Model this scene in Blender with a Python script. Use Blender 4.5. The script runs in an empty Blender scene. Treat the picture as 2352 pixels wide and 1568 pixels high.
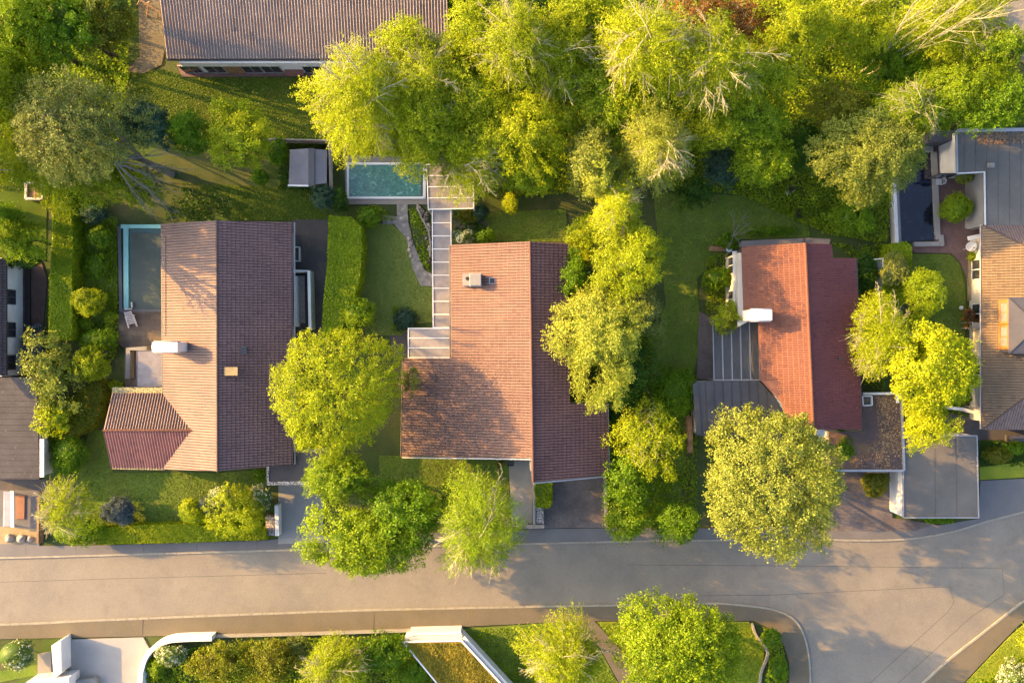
import bpy, bmesh, math, random
import numpy as np
from mathutils import Vector, Matrix
from mathutils.geometry import tessellate_polygon

# ------------------------------------------------------------ camera, sky, sun
SC = bpy.context.scene
S = 0.04            # metres per unit of the 2352-wide survey grid, at ground level
H = 73.2            # drone height
cam_d = bpy.data.cameras.new('camera'); cam = bpy.data.objects.new('camera', cam_d)
SC.collection.objects.link(cam); SC.camera = cam
cam.location = (0, 0, H); cam.rotation_euler = (0, 0, 0)
cam_d.sensor_width = 36; cam_d.lens = 18 * H / (1176 * S)
cam_d.clip_end = 2000
SUN_EL, SUN_AZ = math.radians(18), math.radians(16.5)     # azimuth: north of due west
sd = Vector((-math.cos(SUN_AZ) * math.cos(SUN_EL), math.sin(SUN_AZ) * math.cos(SUN_EL), math.sin(SUN_EL)))
wd = bpy.data.worlds.new('World'); SC.world = wd; wd.use_nodes = True
nt = wd.node_tree
sky = nt.nodes.new('ShaderNodeTexSky'); sky.sky_type = 'NISHITA'; sky.sun_disc = False
sky.sun_elevation = SUN_EL; sky.sun_rotation = math.radians(-73.5)
sky.air_density = 0.75; sky.dust_density = 4.0; sky.ozone_density = 0.6
nt.links.new(sky.outputs[0], nt.nodes['Background'].inputs[0])
nt.nodes['Background'].inputs[1].default_value = 0.117
sl = bpy.data.lights.new('sun', 'SUN'); sl.energy = 3.4; sl.angle = math.radians(0.45); sl.color = (1.0, 0.55, 0.14)
so = bpy.data.objects.new('sun', sl); SC.collection.objects.link(so)
so.rotation_euler = sd.to_track_quat('Z', 'Y').to_euler()
SC.view_settings.view_transform = 'Standard'; SC.view_settings.look = 'None'
SC.view_settings.exposure = 2.5; SC.view_settings.gamma = 1
SC.cycles.max_bounces = 6; SC.cycles.diffuse_bounces = 3; SC.cycles.glossy_bounces = 3
SC.cycles.transmission_bounces = 4; SC.cycles.transparent_max_bounces = 6
SC.cycles.caustics_reflective = False; SC.cycles.caustics_refractive = False
SC.render.use_persistent_data = False

# ------------------------------------------------------------ helpers
def k(z): return 1 - z / H
def W(u, v, z=0.0): return Vector(((u - 1176) * S * k(z), (784 - v) * S * k(z), z))
class Plane:                      # z = z0 + t * ((p - p0) . d)
    def __init__(s, x, y, z, dx, dy, t):
        l = math.hypot(dx, dy); s.x, s.y, s.z, s.dx, s.dy, s.t = x, y, z, dx / l, dy / l, t
    def at(s, x, y, off=0): return Vector((x, y, s.z + s.t * ((x - s.x) * s.dx + (y - s.y) * s.dy) + off))
    def on(s, u, v):              # where the sight line of a survey point meets the plane
        X, Y = (u - 1176) * S, (784 - v) * S
        # z = H(1-q), x = X q, y = Y q
        q = (H - s.z + s.t * (s.x * s.dx + s.y * s.dy)) / (H + s.t * (X * s.dx + Y * s.dy))
        return Vector((X * q, Y * q, H * (1 - q)))
def link(o): SC.collection.objects.link(o); return o
def tag(o, label=None, cat=None, group=None, kind=None):
    if label: o['label'] = label
    if cat: o['category'] = cat
    if group: o['group'] = group
    if kind: o['kind'] = kind
    return o
def thing(name, label, cat, base, group=None):
    o = bpy.data.objects.new(name, None); link(o); o.empty_display_size = 0.3
    o.location = base; return tag(o, label, cat, group)
def attach(o, parent):
    if parent is None: return o
    o.parent = parent
    p = parent; m = Matrix.Identity(4)
    while p is not None:
        if p.type == 'EMPTY': m = Matrix.Translation(-Vector(p.location)) @ m
        p = p.parent
    if parent.type == 'EMPTY': o.matrix_parent_inverse = m
    return o                      # a mesh parent already sits at the origin
def cat_np(arrs): return np.concatenate(arrs) if arrs else np.zeros((0, 3))
def mesh_np(name, V, F, mat, parent=None, smooth=False, rnd=None):
    V = np.asarray(V, np.float32); F = np.asarray(F, np.int32)
    me = bpy.data.meshes.new(name); n = F.shape[1]
    me.vertices.add(len(V)); me.vertices.foreach_set('co', V.ravel())
    me.loops.add(F.size); me.loops.foreach_set('vertex_index', F.ravel())
    me.polygons.add(len(F)); me.polygons.foreach_set('loop_start', np.arange(0, F.size, n, dtype=np.int32))
    if rnd is not None:
        a = me.attributes.new('rnd', 'FLOAT', 'FACE'); a.data.foreach_set('value', np.asarray(rnd, np.float32))
    me.update(calc_edges=True)
    if smooth: me.shade_smooth()
    me.materials.append(mat)
    o = link(bpy.data.objects.new(name, me)); return attach(o, parent)
class MB:
    """collects simple solids into one mesh"""
    def __init__(s): s.v = []; s.f = []
    def add(s, vs, fs):
        b = len(s.v); s.v += [tuple(p) for p in vs]; s.f += [tuple(i + b for i in f) for f in fs]; return s
    def box(s, c, size, rot=0.0):
        x, y, z = size[0] / 2, size[1] / 2, size[2] / 2; cr, sr = math.cos(rot), math.sin(rot)
        vs = [(c[0] + a * x * cr - b * y * sr, c[1] + a * x * sr + b * y * cr, c[2] + d * z) for a in (-1, 1) for b in (-1, 1) for d in (-1, 1)]
        return s.add(vs, [(0, 1, 3, 2), (4, 6, 7, 5), (0, 4, 5, 1), (2, 3, 7, 6), (0, 2, 6, 4), (1, 5, 7, 3)])
    def prism(s, pts, z0, z1):    # pts: xy outline; z0/z1 number, or z1 a list of heights
        pts = [Vector((p[0], p[1])) for p in pts]
        ar = sum(pts[i].x * pts[(i + 1) % len(pts)].y - pts[(i + 1) % len(pts)].x * pts[i].y for i in range(len(pts)))
        zz = list(z1) if hasattr(z1, '__len__') else [z1] * len(pts)
        zb = list(z0) if hasattr(z0, '__len__') else [z0] * len(pts)
        if ar < 0: pts.reverse(); zz.reverse(); zb.reverse()
        n = len(pts); vs = [(p.x, p.y, z) for p, z in zip(pts, zb)] + [(p.x, p.y, z) for p, z in zip(pts, zz)]
        tr = tessellate_polygon([[Vector((p.x, p.y, 0)) for p in pts]])
        fs = []
        for t in tr:
            a, b, c = [pts[i] for i in t]
            up = (b - a).cross(c - a) > 0
            t = t if up else t[::-1]
            fs.append(tuple(i + n for i in t)); fs.append(tuple(t[::-1]))
        fs += [(i, (i + 1) % n, (i + 1) % n + n, i + n) for i in range(n)]
        return s.add(vs, fs)
    def beam(s, a, b, w, h):      # bar from a to b, width w, height h, centred
        a, b = Vector(a), Vector(b); d = (b - a).normalized(); x = d.cross(Vector((0, 0, 1)))
        if x.length < 1e-4: x = Vector((1, 0, 0))
        x.normalize(); y = x.cross(d)
        vs = [p + x * i * w / 2 + y * j * h / 2 for p in (a, b) for i in (-1, 1) for j in (-1, 1)]
        return s.add(vs, [(0, 1, 3, 2), (4, 6, 7, 5), (0, 4, 5, 1), (2, 3, 7, 6), (0, 2, 6, 4), (1, 5, 7, 3)])
    def tube(s, pts, r, n=8, caps=True):
        V, F = tube_np(np.array([tuple(p) for p in pts], float), r if hasattr(r, '__len__') else [r] * len(pts), n)
        s.add(V.tolist(), F.tolist())
        if caps:
            b = len(s.v) - len(V); s.f.append(tuple(range(b + n - 1, b - 1, -1))); s.f.append(tuple(range(len(s.v) - n, len(s.v))))
        return s
    def build(s, name, mat, parent=None, smooth=False, bevel=0):
        me = bpy.data.meshes.new(name); me.from_pydata(s.v, [], s.f); me.update()
        if smooth: me.shade_smooth()
        me.materials.append(mat); o = link(bpy.data.objects.new(name, me))
        if bevel:
            m = o.modifiers.new('bevel', 'BEVEL'); m.width = bevel; m.segments = 2; m.limit_method = 'ANGLE'; m.angle_limit = math.radians(40)
        return attach(o, parent)
def tube_np(P, r, n=5):
    P = np.asarray(P, float); r = np.asarray(r, float); m = len(P)
    T = np.gradient(P, axis=0); T /= np.linalg.norm(T, axis=1)[:, None] + 1e-9
    ref = np.array([0, 0, 1.0]) if abs(T[0][2]) < 0.9 else np.array([1.0, 0, 0])
    A = np.cross(T, ref); A /= np.linalg.norm(A, axis=1)[:, None] + 1e-9; B = np.cross(T, A)
    th = np.arange(n) * 2 * math.pi / n
    V = (P[:, None] + r[:, None, None] * (np.cos(th)[None, :, None] * A[:, None] + np.sin(th)[None, :, None] * B[:, None])).reshape(-1, 3)
    i = np.arange(m - 1)[:, None] * n; j = np.arange(n)[None]; j2 = (j + 1) % n
    return V, np.stack([i + j, i + j2, i + n + j2, i + n + j], -1).reshape(-1, 4)
class NB:                          # numpy quad collector
    def __init__(s): s.V = []; s.F = []; s.n = 0
    def add(s, V, F): s.V.append(V); s.F.append(F + s.n); s.n += len(V)
    def tube(s, P, r, n=5): s.add(*tube_np(P, r, n))
    def build(s, name, mat, parent, smooth=True): return mesh_np(name, np.concatenate(s.V), np.concatenate(s.F), mat, parent, smooth)

# ------------------------------------------------------------ materials
def newmat(name):
    m = bpy.data.materials.new(name); m.use_nodes = True; return m, m.node_tree, m.node_tree.nodes['Principled BSDF']
def N(nt, kind, **kw):
    n = nt.nodes.new('ShaderNode' + kind)
    for a, b in kw.items():
        if a.startswith('i_'): n.inputs[a[2:].replace('_', ' ')].default_value = b
        else: setattr(n, a, b)
    return n
def ramp(nt, fac, stops):
    r = nt.nodes.new('ShaderNodeValToRGB'); e = r.color_ramp.elements
    while len(e) < len(stops): e.new(0.5)
    for q, (p, c) in zip(e, stops): q.position = p; q.color = (*c, 1)
    nt.links.new(fac, r.inputs[0]); return r
def mixc(nt, fac, a, b, mode='MIX'):
    m = nt.nodes.new('ShaderNodeMix'); m.data_type = 'RGBA'; m.blend_type = mode
    for sock, val in ((m.inputs[0], fac), (m.inputs[6], a), (m.inputs[7], b)):
        if isinstance(val, (int, float)): sock.default_value = val
        elif isinstance(val, tuple): sock.default_value = (*val, 1)
        else: nt.links.new(val, sock)
    return m.outputs[2]
def noise(nt, co, scale, detail=4, rough=0.6, dist=0.0):
    n = N(nt, 'TexNoise', i_Scale=scale, i_Detail=detail, i_Roughness=rough, i_Distortion=dist); nt.links.new(co, n.inputs['Vector']); return n.outputs[0]
def surf(name, stops, scale=1.0, fine=12.0, rough=0.85, bump=0.15, fineamt=0.35, spec=0.3, metal=0.0, patch=None, blotch=None):
    """weathered surface: two scales of noise over a colour ramp, in world metres"""
    m, nt, p = newmat(name)
    co = N(nt, 'NewGeometry').outputs['Position']
    a = noise(nt, co, scale, 5); r = ramp(nt, a, stops); c = r.outputs[0]
    f = noise(nt, co, fine, 3, 0.7)
    fr = ramp(nt, f, [(0.25, (1 - fineamt,) * 3), (0.75, (1 + fineamt,) * 3)])
    c = mixc(nt, 1.0, c, fr.outputs[0], 'MULTIPLY')
    if patch:   # (scale, lo, hi, colour, amount)
        q = noise(nt, co, patch[0], 6, 0.65, 0.4)
        qr = ramp(nt, q, [(patch[1], (0, 0, 0)), (patch[2], (patch[4],) * 3)])
        c = mixc(nt, qr.outputs[0], c, patch[3])
    if blotch:
        q = noise(nt, co, blotch[0], 6, 0.75, 0.8)
        qr = ramp(nt, q, [(blotch[1], (0, 0, 0)), (blotch[2], (blotch[4],) * 3)])
        c = mixc(nt, qr.outputs[0], c, blotch[3])
    nt.links.new(c, p.inputs['Base Color']); p.inputs['Roughness'].default_value = rough
    p.inputs['Specular IOR Level'].default_value = spec; p.inputs['Metallic'].default_value = metal
    if bump:
        b = N(nt, 'Bump', i_Strength=bump, i_Distance=0.04); nt.links.new(f, b.inputs['Height']); nt.links.new(b.outputs[0], p.inputs['Normal'])
    return m
def two(c, d=0.75): return [(0.3, tuple(x * d for x in c)), (0.7, c)]
def leaf(name, a, b, c=None, trans=0.4, raw=False):
    m = bpy.data.materials.new(name); m.use_nodes = True; nt = m.node_tree
    nt.nodes.remove(nt.nodes['Principled BSDF']); out = nt.nodes['Material Output']
    at = N(nt, 'Attribute', attribute_name='rnd')
    st = [(0.0, a), (0.75, b), (1.0, c or tuple(min(1, x * 1.25) for x in b))]
    if not raw: st = [(q_, (c_[0] * 0.92, c_[1] * 0.98, c_[2] * 0.40)) for q_, c_ in st]
    r = ramp(nt, at.outputs['Fac'], st)
    d = N(nt, 'BsdfDiffuse'); t = N(nt, 'BsdfTranslucent'); mx = N(nt, 'MixShader'); mx.inputs[0].default_value = trans
    g = N(nt, 'BsdfGlossy', i_Roughness=0.45); g.inputs[0].default_value = (0.9, 0.9, 0.85, 1); m2 = N(nt, 'MixShader'); m2.inputs[0].default_value = 0.012
    nt.links.new(r.outputs[0], d.inputs[0])
    tc = mixc(nt, 1.0, r.outputs[0], (1.1, 1.2, 0.4), 'MULTIPLY'); nt.links.new(tc, t.inputs[0])
    nt.links.new(d.outputs[0], mx.inputs[1]); nt.links.new(t.outputs[0], mx.inputs[2])
    nt.links.new(mx.outputs[0], m2.inputs[1]); nt.links.new(g.outputs[0], m2.inputs[2]); nt.links.new(m2.outputs[0], out.inputs[0])
    return m
def tilemat(name, a, b, dark, moss=None, spots=None, rough=0.7):
    m, nt, p = newmat(name)
    at = N(nt, 'Attribute', attribute_name='rnd'); co = N(nt, 'NewGeometry').outputs['Position']
    c = ramp(nt, at.outputs['Fac'], [(0.0, tuple(x * 0.66 for x in dark)), (0.02, dark), (0.06, tuple((x + y) / 2 - (y - x) * 0.3 for x, y in zip(a, b))), (1.0, tuple((x + y) / 2 + (y - x) * 0.3 for x, y in zip(a, b)))]).outputs[0]  # lowest stop holds the darkened groove colour, a painted shade
    w = noise(nt, co, 0.35, 5); wr = ramp(nt, w, [(0.3, (0.82, 0.82, 0.84)), (0.7, (1.12, 1.1, 1.06))])
    c = mixc(nt, 1.0, c, wr.outputs[0], 'MULTIPLY')
    f = noise(nt, co, 22, 3, 0.7); c = mixc(nt, 1.0, c, ramp(nt, f, [(0.3, (0.82,) * 3), (0.7, (1.15,) * 3)]).outputs[0], 'MULTIPLY')
    if moss:    # (colour, amount, x limit): moss spreads where it stays damp
        q = noise(nt, co, 6.5, 6, 0.8, 0.6)
        sx = N(nt, 'SeparateXYZ'); nt.links.new(co, sx.inputs[0])
        g = N(nt, 'MapRange'); nt.links.new(sx.outputs[0], g.inputs[0])
        g.inputs[1].default_value, g.inputs[2].default_value = moss[2]; g.inputs[3].default_value = 1; g.inputs[4].default_value = 0
        g2 = N(nt, 'MapRange'); nt.links.new(sx.outputs[1], g2.inputs[0])
        g2.inputs[1].default_value, g2.inputs[2].default_value = moss[3]; g2.inputs[3].default_value = 1; g2.inputs[4].default_value = 0
        qr = ramp(nt, q, [(0.46, (0, 0, 0)), (0.56, (moss[1],) * 3)])
        mu = N(nt, 'Math', operation='MULTIPLY'); nt.links.new(g.outputs[0], mu.inputs[0]); nt.links.new(g2.outputs[0], mu.inputs[1])
        mu2 = N(nt, 'Math', operation='MULTIPLY'); nt.links.new(mu.outputs[0], mu2.inputs[0]); nt.links.new(qr.outputs[0], mu2.inputs[1])
        c = mixc(nt, mu2.outputs[0], c, moss[0])
    if spots:
        q = noise(nt, co, 5.5, 2, 0.5); qr = ramp(nt, q, [(spots[1], (0, 0, 0)), (spots[1] + 0.03, (1, 1, 1))])
        c = mixc(nt, qr.outputs[0], c, spots[0])
    nt.links.new(c, p.inputs['Base Color']); p.inputs['Roughness'].default_value = rough; p.inputs['Specular IOR Level'].default_value = 0.25
    return m
def plain(name, c, rough=0.6, metal=0.0, spec=0.5, var=0.12):
    return surf(name, two(c, 1 - var * 1.5), 1.2, 14, rough, 0.03, var, spec, metal)

M = {}
M['soil'] = surf('soil', [(0.3, (0.03, 0.045, 0.012)), (0.5, (0.05, 0.07, 0.018)), (0.7, (0.09, 0.085, 0.035))], 0.35, 9, 0.95, 0.6, 0.5, patch=(0.12, 0.5, 0.62, (0.05, 0.095, 0.012), 0.8))
M['lawn'] = surf('lawn', [(0.3, (0.075, 0.125, 0.018)), (0.5, (0.105, 0.165, 0.022)), (0.72, (0.145, 0.18, 0.035))], 0.4, 14, 0.95, 0.8, 0.55, 0.1, patch=(1.1, 0.45, 0.7, (0.11, 0.12, 0.04), 0.6), blotch=(2.5, 0.58, 0.68, (0.05, 0.085, 0.012), 0.5))
M['lawn_olive'] = surf('lawn_olive', [(0.3, (0.04, 0.07, 0.008)), (0.55, (0.06, 0.095, 0.010)), (0.75, (0.08, 0.09, 0.014))], 0.3, 16, 0.95, 0.8, 0.4, 0.1)
M['lawn_pale'] = surf('lawn_pale', [(0.3, (0.12, 0.165, 0.035)), (0.7, (0.165, 0.20, 0.045))], 0.4, 16, 0.95, 0.8, 0.4, 0.1)
M['lawn_bright'] = surf('lawn_bright', [(0.3, (0.14, 0.19, 0.02)), (0.7, (0.26, 0.28, 0.03))], 0.5, 14, 0.95, 0.8, 0.5, 0.1)
M['asphalt'] = surf('asphalt', [(0.3, (0.15, 0.141, 0.126)), (0.5, (0.18, 0.165, 0.139)), (0.7, (0.208, 0.19, 0.157))], 0.22, 20, 0.9, 0.4, 0.3, 0.25, patch=(0.55, 0.52, 0.68, (0.13, 0.12, 0.10), 0.4), blotch=(1.4, 0.60, 0.70, (0.23, 0.21, 0.17), 0.3))
M['asphalt_dark'] = surf('asphalt_dark', [(0.3, (0.055, 0.052, 0.055)), (0.7, (0.085, 0.078, 0.078))], 0.3, 22, 0.9, 0.3, 0.25, patch=(0.7, 0.55, 0.7, (0.14, 0.11, 0.08), 0.5))
M['pave_grey'] = surf('pave_grey', [(0.3, (0.105, 0.105, 0.11)), (0.7, (0.145, 0.14, 0.14))], 0.3, 24, 0.9, 0.25, 0.2)
M['pave_brown'] = surf('pave_brown', [(0.3, (0.10, 0.088, 0.062)), (0.55, (0.12, 0.104, 0.075)), (0.75, (0.13, 0.10, 0.06))], 0.35, 20, 0.92, 0.3, 0.25, patch=(0.6, 0.58, 0.72, (0.13, 0.10, 0.03), 0.45))
M['concrete'] = surf('concrete', [(0.3, (0.20, 0.195, 0.185)), (0.7, (0.27, 0.26, 0.245))], 0.5, 16, 0.85, 0.1, 0.15, patch=(0.4, 0.5, 0.7, (0.22, 0.21, 0.19), 0.5))
M['kerb'] = surf('kerb', [(0.3, (0.20, 0.19, 0.16)), (0.7, (0.28, 0.26, 0.21))], 1.5, 14, 0.9, 0.2, 0.3)
M['seam'] = plain('seam', (0.075, 0.07, 0.062), 0.8)
M['sand'] = surf('sand', [(0.3, (0.20, 0.16, 0.09)), (0.7, (0.30, 0.24, 0.13))], 1.2, 14, 0.95, 0.4, 0.3)
M['white'] = surf('white_render', [(0.3, (0.56, 0.55, 0.53)), (0.7, (0.68, 0.67, 0.65))], 0.8, 14, 0.8, 0.05, 0.08, blotch=(1.8, 0.58, 0.72, (0.42, 0.41, 0.39), 0.5))
M['wall_beige'] = surf('beige_render', [(0.3, (0.5, 0.46, 0.38)), (0.7, (0.6, 0.55, 0.47))], 0.8, 14, 0.85, 0.05, 0.08)
M['white_metal'] = plain('white_metal', (0.62, 0.62, 0.62), 0.4, var=0.06)
M['grey_metal'] = plain('grey_metal', (0.35, 0.35, 0.37), 0.45, 0.3)
M['dark_metal'] = plain('dark_metal', (0.06, 0.055, 0.06), 0.5)
M['zinc'] = surf('zinc', [(0.3, (0.05, 0.05, 0.06)), (0.7, (0.075, 0.075, 0.085))], 0.7, 12, 0.55, 0.05, 0.12, 0.5, patch=(0.4, 0.5, 0.7, (0.10, 0.085, 0.075), 0.6))
M['bitumen'] = surf('bitumen', [(0.3, (0.10, 0.095, 0.087)), (0.7, (0.13, 0.123, 0.112))], 0.4, 18, 0.85, 0.15, 0.15, patch=(1.2, 0.55, 0.7, (0.15, 0.14, 0.13), 0.5))
M['bitumen_brown'] = surf('bitumen_brown', [(0.3, (0.07, 0.05, 0.05)), (0.7, (0.11, 0.08, 0.075))], 0.5, 14, 0.9, 0.4, 0.4, patch=(0.35, 0.5, 0.62, (0.20, 0.12, 0.05), 0.6), blotch=(2.6, 0.62, 0.65, (0.34, 0.26, 0.22), 0.7))
M['slate'] = surf('slate', [(0.3, (0.03, 0.03, 0.036)), (0.7, (0.055, 0.052, 0.06))], 0.6, 14, 0.8, 0.2, 0.3, blotch=(3.5, 0.64, 0.68, (0.35, 0.30, 0.30), 0.7))
M['glass'] = None
M['teal'] = plain('teal_paint', (0.25, 0.55, 0.52), 0.4)
M['wood_grey'] = surf('weathered_wood', [(0.3, (0.42, 0.36, 0.33)), (0.7, (0.58, 0.52, 0.48))], 2, 20, 0.85, 0.2, 0.25)
M['wood_brown'] = surf('brown_wood', [(0.3, (0.16, 0.09, 0.045)), (0.7, (0.28, 0.17, 0.09))], 2, 18, 0.8, 0.2, 0.3)
M['wood_orange'] = surf('orange_wood', [(0.3, (0.24, 0.10, 0.025)), (0.7, (0.32, 0.14, 0.04))], 2, 18, 0.6, 0.1, 0.2)
M['brick_paver'] = None
M['stone'] = surf('rock', [(0.3, (0.22, 0.185, 0.155)), (0.7, (0.38, 0.32, 0.27))], 3, 14, 0.9, 0.5, 0.3)
M['rock_dark'] = surf('dark_rock', [(0.35, (0.04, 0.035, 0.03)), (0.55, (0.12, 0.10, 0.08)), (0.65, (0.5, 0.44, 0.38))], 4, 14, 0.9, 0.6, 0.4)
M['pebble'] = surf('pebbles', [(0.38, (0.06, 0.05, 0.05)), (0.5, (0.25, 0.22, 0.2)), (0.62, (0.6, 0.55, 0.52))], 9, 30, 0.9, 0.6, 0.4)
M['sedum'] = surf('sedum', [(0.3, (0.13, 0.11, 0.015)), (0.5, (0.28, 0.19, 0.02)), (0.7, (0.42, 0.27, 0.03))], 0.6, 8, 0.95, 0.9, 0.5, blotch=(0.9, 0.62, 0.68, (0.10, 0.15, 0.03), 0.9))
M['pond'] = None
M['tarp'] = surf('pool_cover', [(0.3, (0.028, 0.048, 0.034)), (0.7, (0.05, 0.068, 0.052))], 0.5, 5, 0.35, 0.15, 0.3, 0.5, blotch=(3, 0.66, 0.69, (0.14, 0.13, 0.06), 0.8))
M['orange_sheet'] = plain('orange_sheet', (0.26, 0.12, 0.075), 0.7)
M['black'] = plain('black', (0.012, 0.012, 0.014), 0.5)
M['gold_lichen'] = surf('lichen_ridge', [(0.4, (0.10, 0.09, 0.07)), (0.55, (0.42, 0.36, 0.16))], 8, 20, 0.9, 0.4, 0.4)
def glassmat(name, col, rough, clear):
    m, nt, p = newmat(name); out = nt.nodes['Material Output']
    co = N(nt, 'NewGeometry').outputs['Position']; f = noise(nt, co, 1.3, 5, 0.7, 0.5)
    c = ramp(nt, f, [(0.3, tuple(x * 0.75 for x in col)), (0.7, tuple(min(1, x * 1.2) for x in col))])
    nt.links.new(c.outputs[0], p.inputs['Base Color']); p.inputs['Roughness'].default_value = rough; p.inputs['Specular IOR Level'].default_value = 0.6
    t = N(nt, 'BsdfTransparent'); mx = N(nt, 'MixShader'); mx.inputs[0].default_value = clear
    nt.links.new(p.outputs[0], mx.inputs[1]); nt.links.new(t.outputs[0], mx.inputs[2]); nt.links.new(mx.outputs[0], out.inputs[0]); return m
M['glass'] = glassmat('polycarbonate', (0.25, 0.23, 0.23), 0.25, 0.25)
M['glass_dark'] = glassmat('smoked_glass', (0.10, 0.10, 0.10), 0.12, 0.4)
M['pane'] = glassmat('window_glass', (0.03, 0.035, 0.045), 0.05, 0.0)
M['skylight'] = glassmat('skylight_glass', (0.15, 0.17, 0.18), 0.1, 0.0)
def water(name, a, b, rough, wave, amt):
    m, nt, p = newmat(name); co = N(nt, 'NewGeometry').outputs['Position']
    f = noise(nt, co, 0.25, 3); w = noise(nt, co, wave, 4, 0.6, 1.2)
    c = ramp(nt, f, [(0.35, a), (0.65, b)]).outputs[0]
    c = mixc(nt, 1.0, c, ramp(nt, w, [(0.35, (0.6, 0.68, 0.75)), (0.58, (1.05,) * 3), (0.68, (2.2, 1.9, 1.7))]).outputs[0], 'MULTIPLY')  # ripple glints and dark troughs are painted into the water colour
    nt.links.new(c, p.inputs['Base Color']); p.inputs['Roughness'].default_value = rough; p.inputs['Specular IOR Level'].default_value = 0.6
    b_ = N(nt, 'Bump', i_Strength=amt, i_Distance=0.05); nt.links.new(w, b_.inputs['Height']); nt.links.new(b_.outputs[0], p.inputs['Normal']); return m
M['pool'] = water('pool_water', (0.045, 0.15, 0.15), (0.085, 0.20, 0.165), 0.12, 2.6, 0.5)
M['pond'] = water('dark_water', (0.006, 0.007, 0.016), (0.01, 0.012, 0.026), 0.06, 1.2, 0.04)
def pavers(name, a, b, mortar, bw, bh, rot=0.0):
    m, nt, p = newmat(name); co = N(nt, 'NewGeometry').outputs['Position']
    mp = N(nt, 'Mapping'); mp.inputs['Rotation'].default_value = (0, 0, rot); nt.links.new(co, mp.inputs[0])
    br = N(nt, 'TexBrick', i_Scale=1.0, i_Mortar_Size=0.012, i_Mortar_Smooth=0.2); br.inputs['Brick Width'].default_value = bw; br.inputs['Row Height'].default_value = bh
    br.inputs['Color1'].default_value = (*a, 1); br.inputs['Color2'].default_value = (*b, 1); br.inputs['Mortar'].default_value = (*mortar, 1); nt.links.new(mp.outputs[0], br.inputs['Vector'])
    f = noise(nt, co, 0.5, 5); c = mixc(nt, 1.0, br.outputs[0], ramp(nt, f, [(0.3, (0.7,) * 3), (0.7, (1.25,) * 3)]).outputs[0], 'MULTIPLY')
    nt.links.new(c, p.inputs['Base Color']); p.inputs['Roughness'].default_value = 0.9
    bp = N(nt, 'Bump', i_Strength=0.4, i_Distance=0.02, invert=True); nt.links.new(br.outputs[1], bp.inputs['Height']); nt.links.new(bp.outputs[0], p.inputs['Normal']); return m
M['brick_paver'] = pavers('brick_paver', (0.085, 0.07, 0.068), (0.115, 0.095, 0.092), (0.15, 0.135, 0.125), 0.24, 0.17)
M['brown_paver'] = pavers('brown_paver', (0.13, 0.075, 0.07), (0.17, 0.10, 0.09), (0.09, 0.06, 0.055), 0.22, 0.11)
M['patio_slab'] = pavers('patio_slab', (0.10, 0.075, 0.06), (0.14, 0.11, 0.08), (0.06, 0.05, 0.04), 0.8, 0.5)
# roofs
M['tile_pink'] = tilemat('pink_pantile', (0.175, 0.122, 0.105), (0.192, 0.135, 0.117), (0.155, 0.108, 0.092))
M['tile_red'] = tilemat('red_pantile', (0.19, 0.115, 0.092), (0.22, 0.136, 0.106), (0.16, 0.095, 0.078), moss=((0.05, 0.038, 0.038), 0.9, (-3.5, 3.5), (-3.0, 1.5)), spots=((0.03, 0.025, 0.025), 0.70))
M['tile_orange'] = tilemat('orange_tile', (0.17, 0.072, 0.048), (0.20, 0.088, 0.058), (0.14, 0.058, 0.042))
M['tile_brown'] = tilemat('brown_tile', (0.16, 0.115, 0.075), (0.19, 0.14, 0.09), (0.13, 0.095, 0.065))
M['tile_grey'] = tilemat('grey_corrugated', (0.25, 0.205, 0.185), (0.31, 0.25, 0.22), (0.20, 0.165, 0.15))
# leaves
L = {}
L['lime'] = leaf('leaves_lime', (0.15, 0.20, 0.010), (0.345, 0.385, 0.018))
L['yellow'] = leaf('leaves_yellow', (0.20, 0.235, 0.012), (0.44, 0.47, 0.022))
L['gold'] = leaf('leaves_gold', (0.18, 0.20, 0.04), (0.42, 0.44, 0.14))
L['olive'] = leaf('leaves_olive', (0.10, 0.12, 0.03), (0.24, 0.27, 0.10), trans=0.3)
L['maple'] = leaf('leaves_maple', (0.13, 0.155, 0.035), (0.28, 0.305, 0.12), trans=0.35)
L['green'] = leaf('leaves_green', (0.06, 0.12, 0.008), (0.16, 0.27, 0.014))
L['mid'] = leaf('leaves_mid', (0.10, 0.165, 0.010), (0.26, 0.34, 0.018))
L['dark'] = leaf('leaves_dark', (0.018, 0.05, 0.01), (0.06, 0.13, 0.02), trans=0.25)
L['spruce'] = leaf('leaves_spruce', (0.015, 0.042, 0.026), (0.05, 0.10, 0.052), trans=0.15, raw=True)
L['blue'] = leaf('leaves_blue', (0.035, 0.05, 0.055), (0.095, 0.13, 0.14), trans=0.15, raw=True)
L['greygreen'] = leaf('leaves_greygreen', (0.07, 0.095, 0.024), (0.185, 0.22, 0.045), (0.31, 0.33, 0.08), trans=0.25, raw=True)
L['flower'] = leaf('leaves_flowering', (0.06, 0.11, 0.02), (0.19, 0.26, 0.05), (0.58, 0.58, 0.44), trans=0.25, raw=True)
L['rust'] = leaf('leaves_rust', (0.11, 0.05, 0.015), (0.26, 0.12, 0.03), raw=True)
L['brown_green'] = leaf('leaves_brown_green', (0.09, 0.09, 0.01), (0.21, 0.22, 0.03))
M['bark'] = surf('bark_brown', two((0.06, 0.05, 0.035), 0.6), 4, 18, 0.95, 0.5, 0.3)
M['bark_pale'] = surf('bark_pale', [(0.3, (0.26, 0.25, 0.14)), (0.7, (0.38, 0.36, 0.22))], 4, 18, 0.85, 0.2, 0.15)
M['bark_grey'] = surf('bark_grey', [(0.3, (0.15, 0.14, 0.125)), (0.7, (0.23, 0.21, 0.19))], 4, 18, 0.9, 0.2, 0.15)

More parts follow.
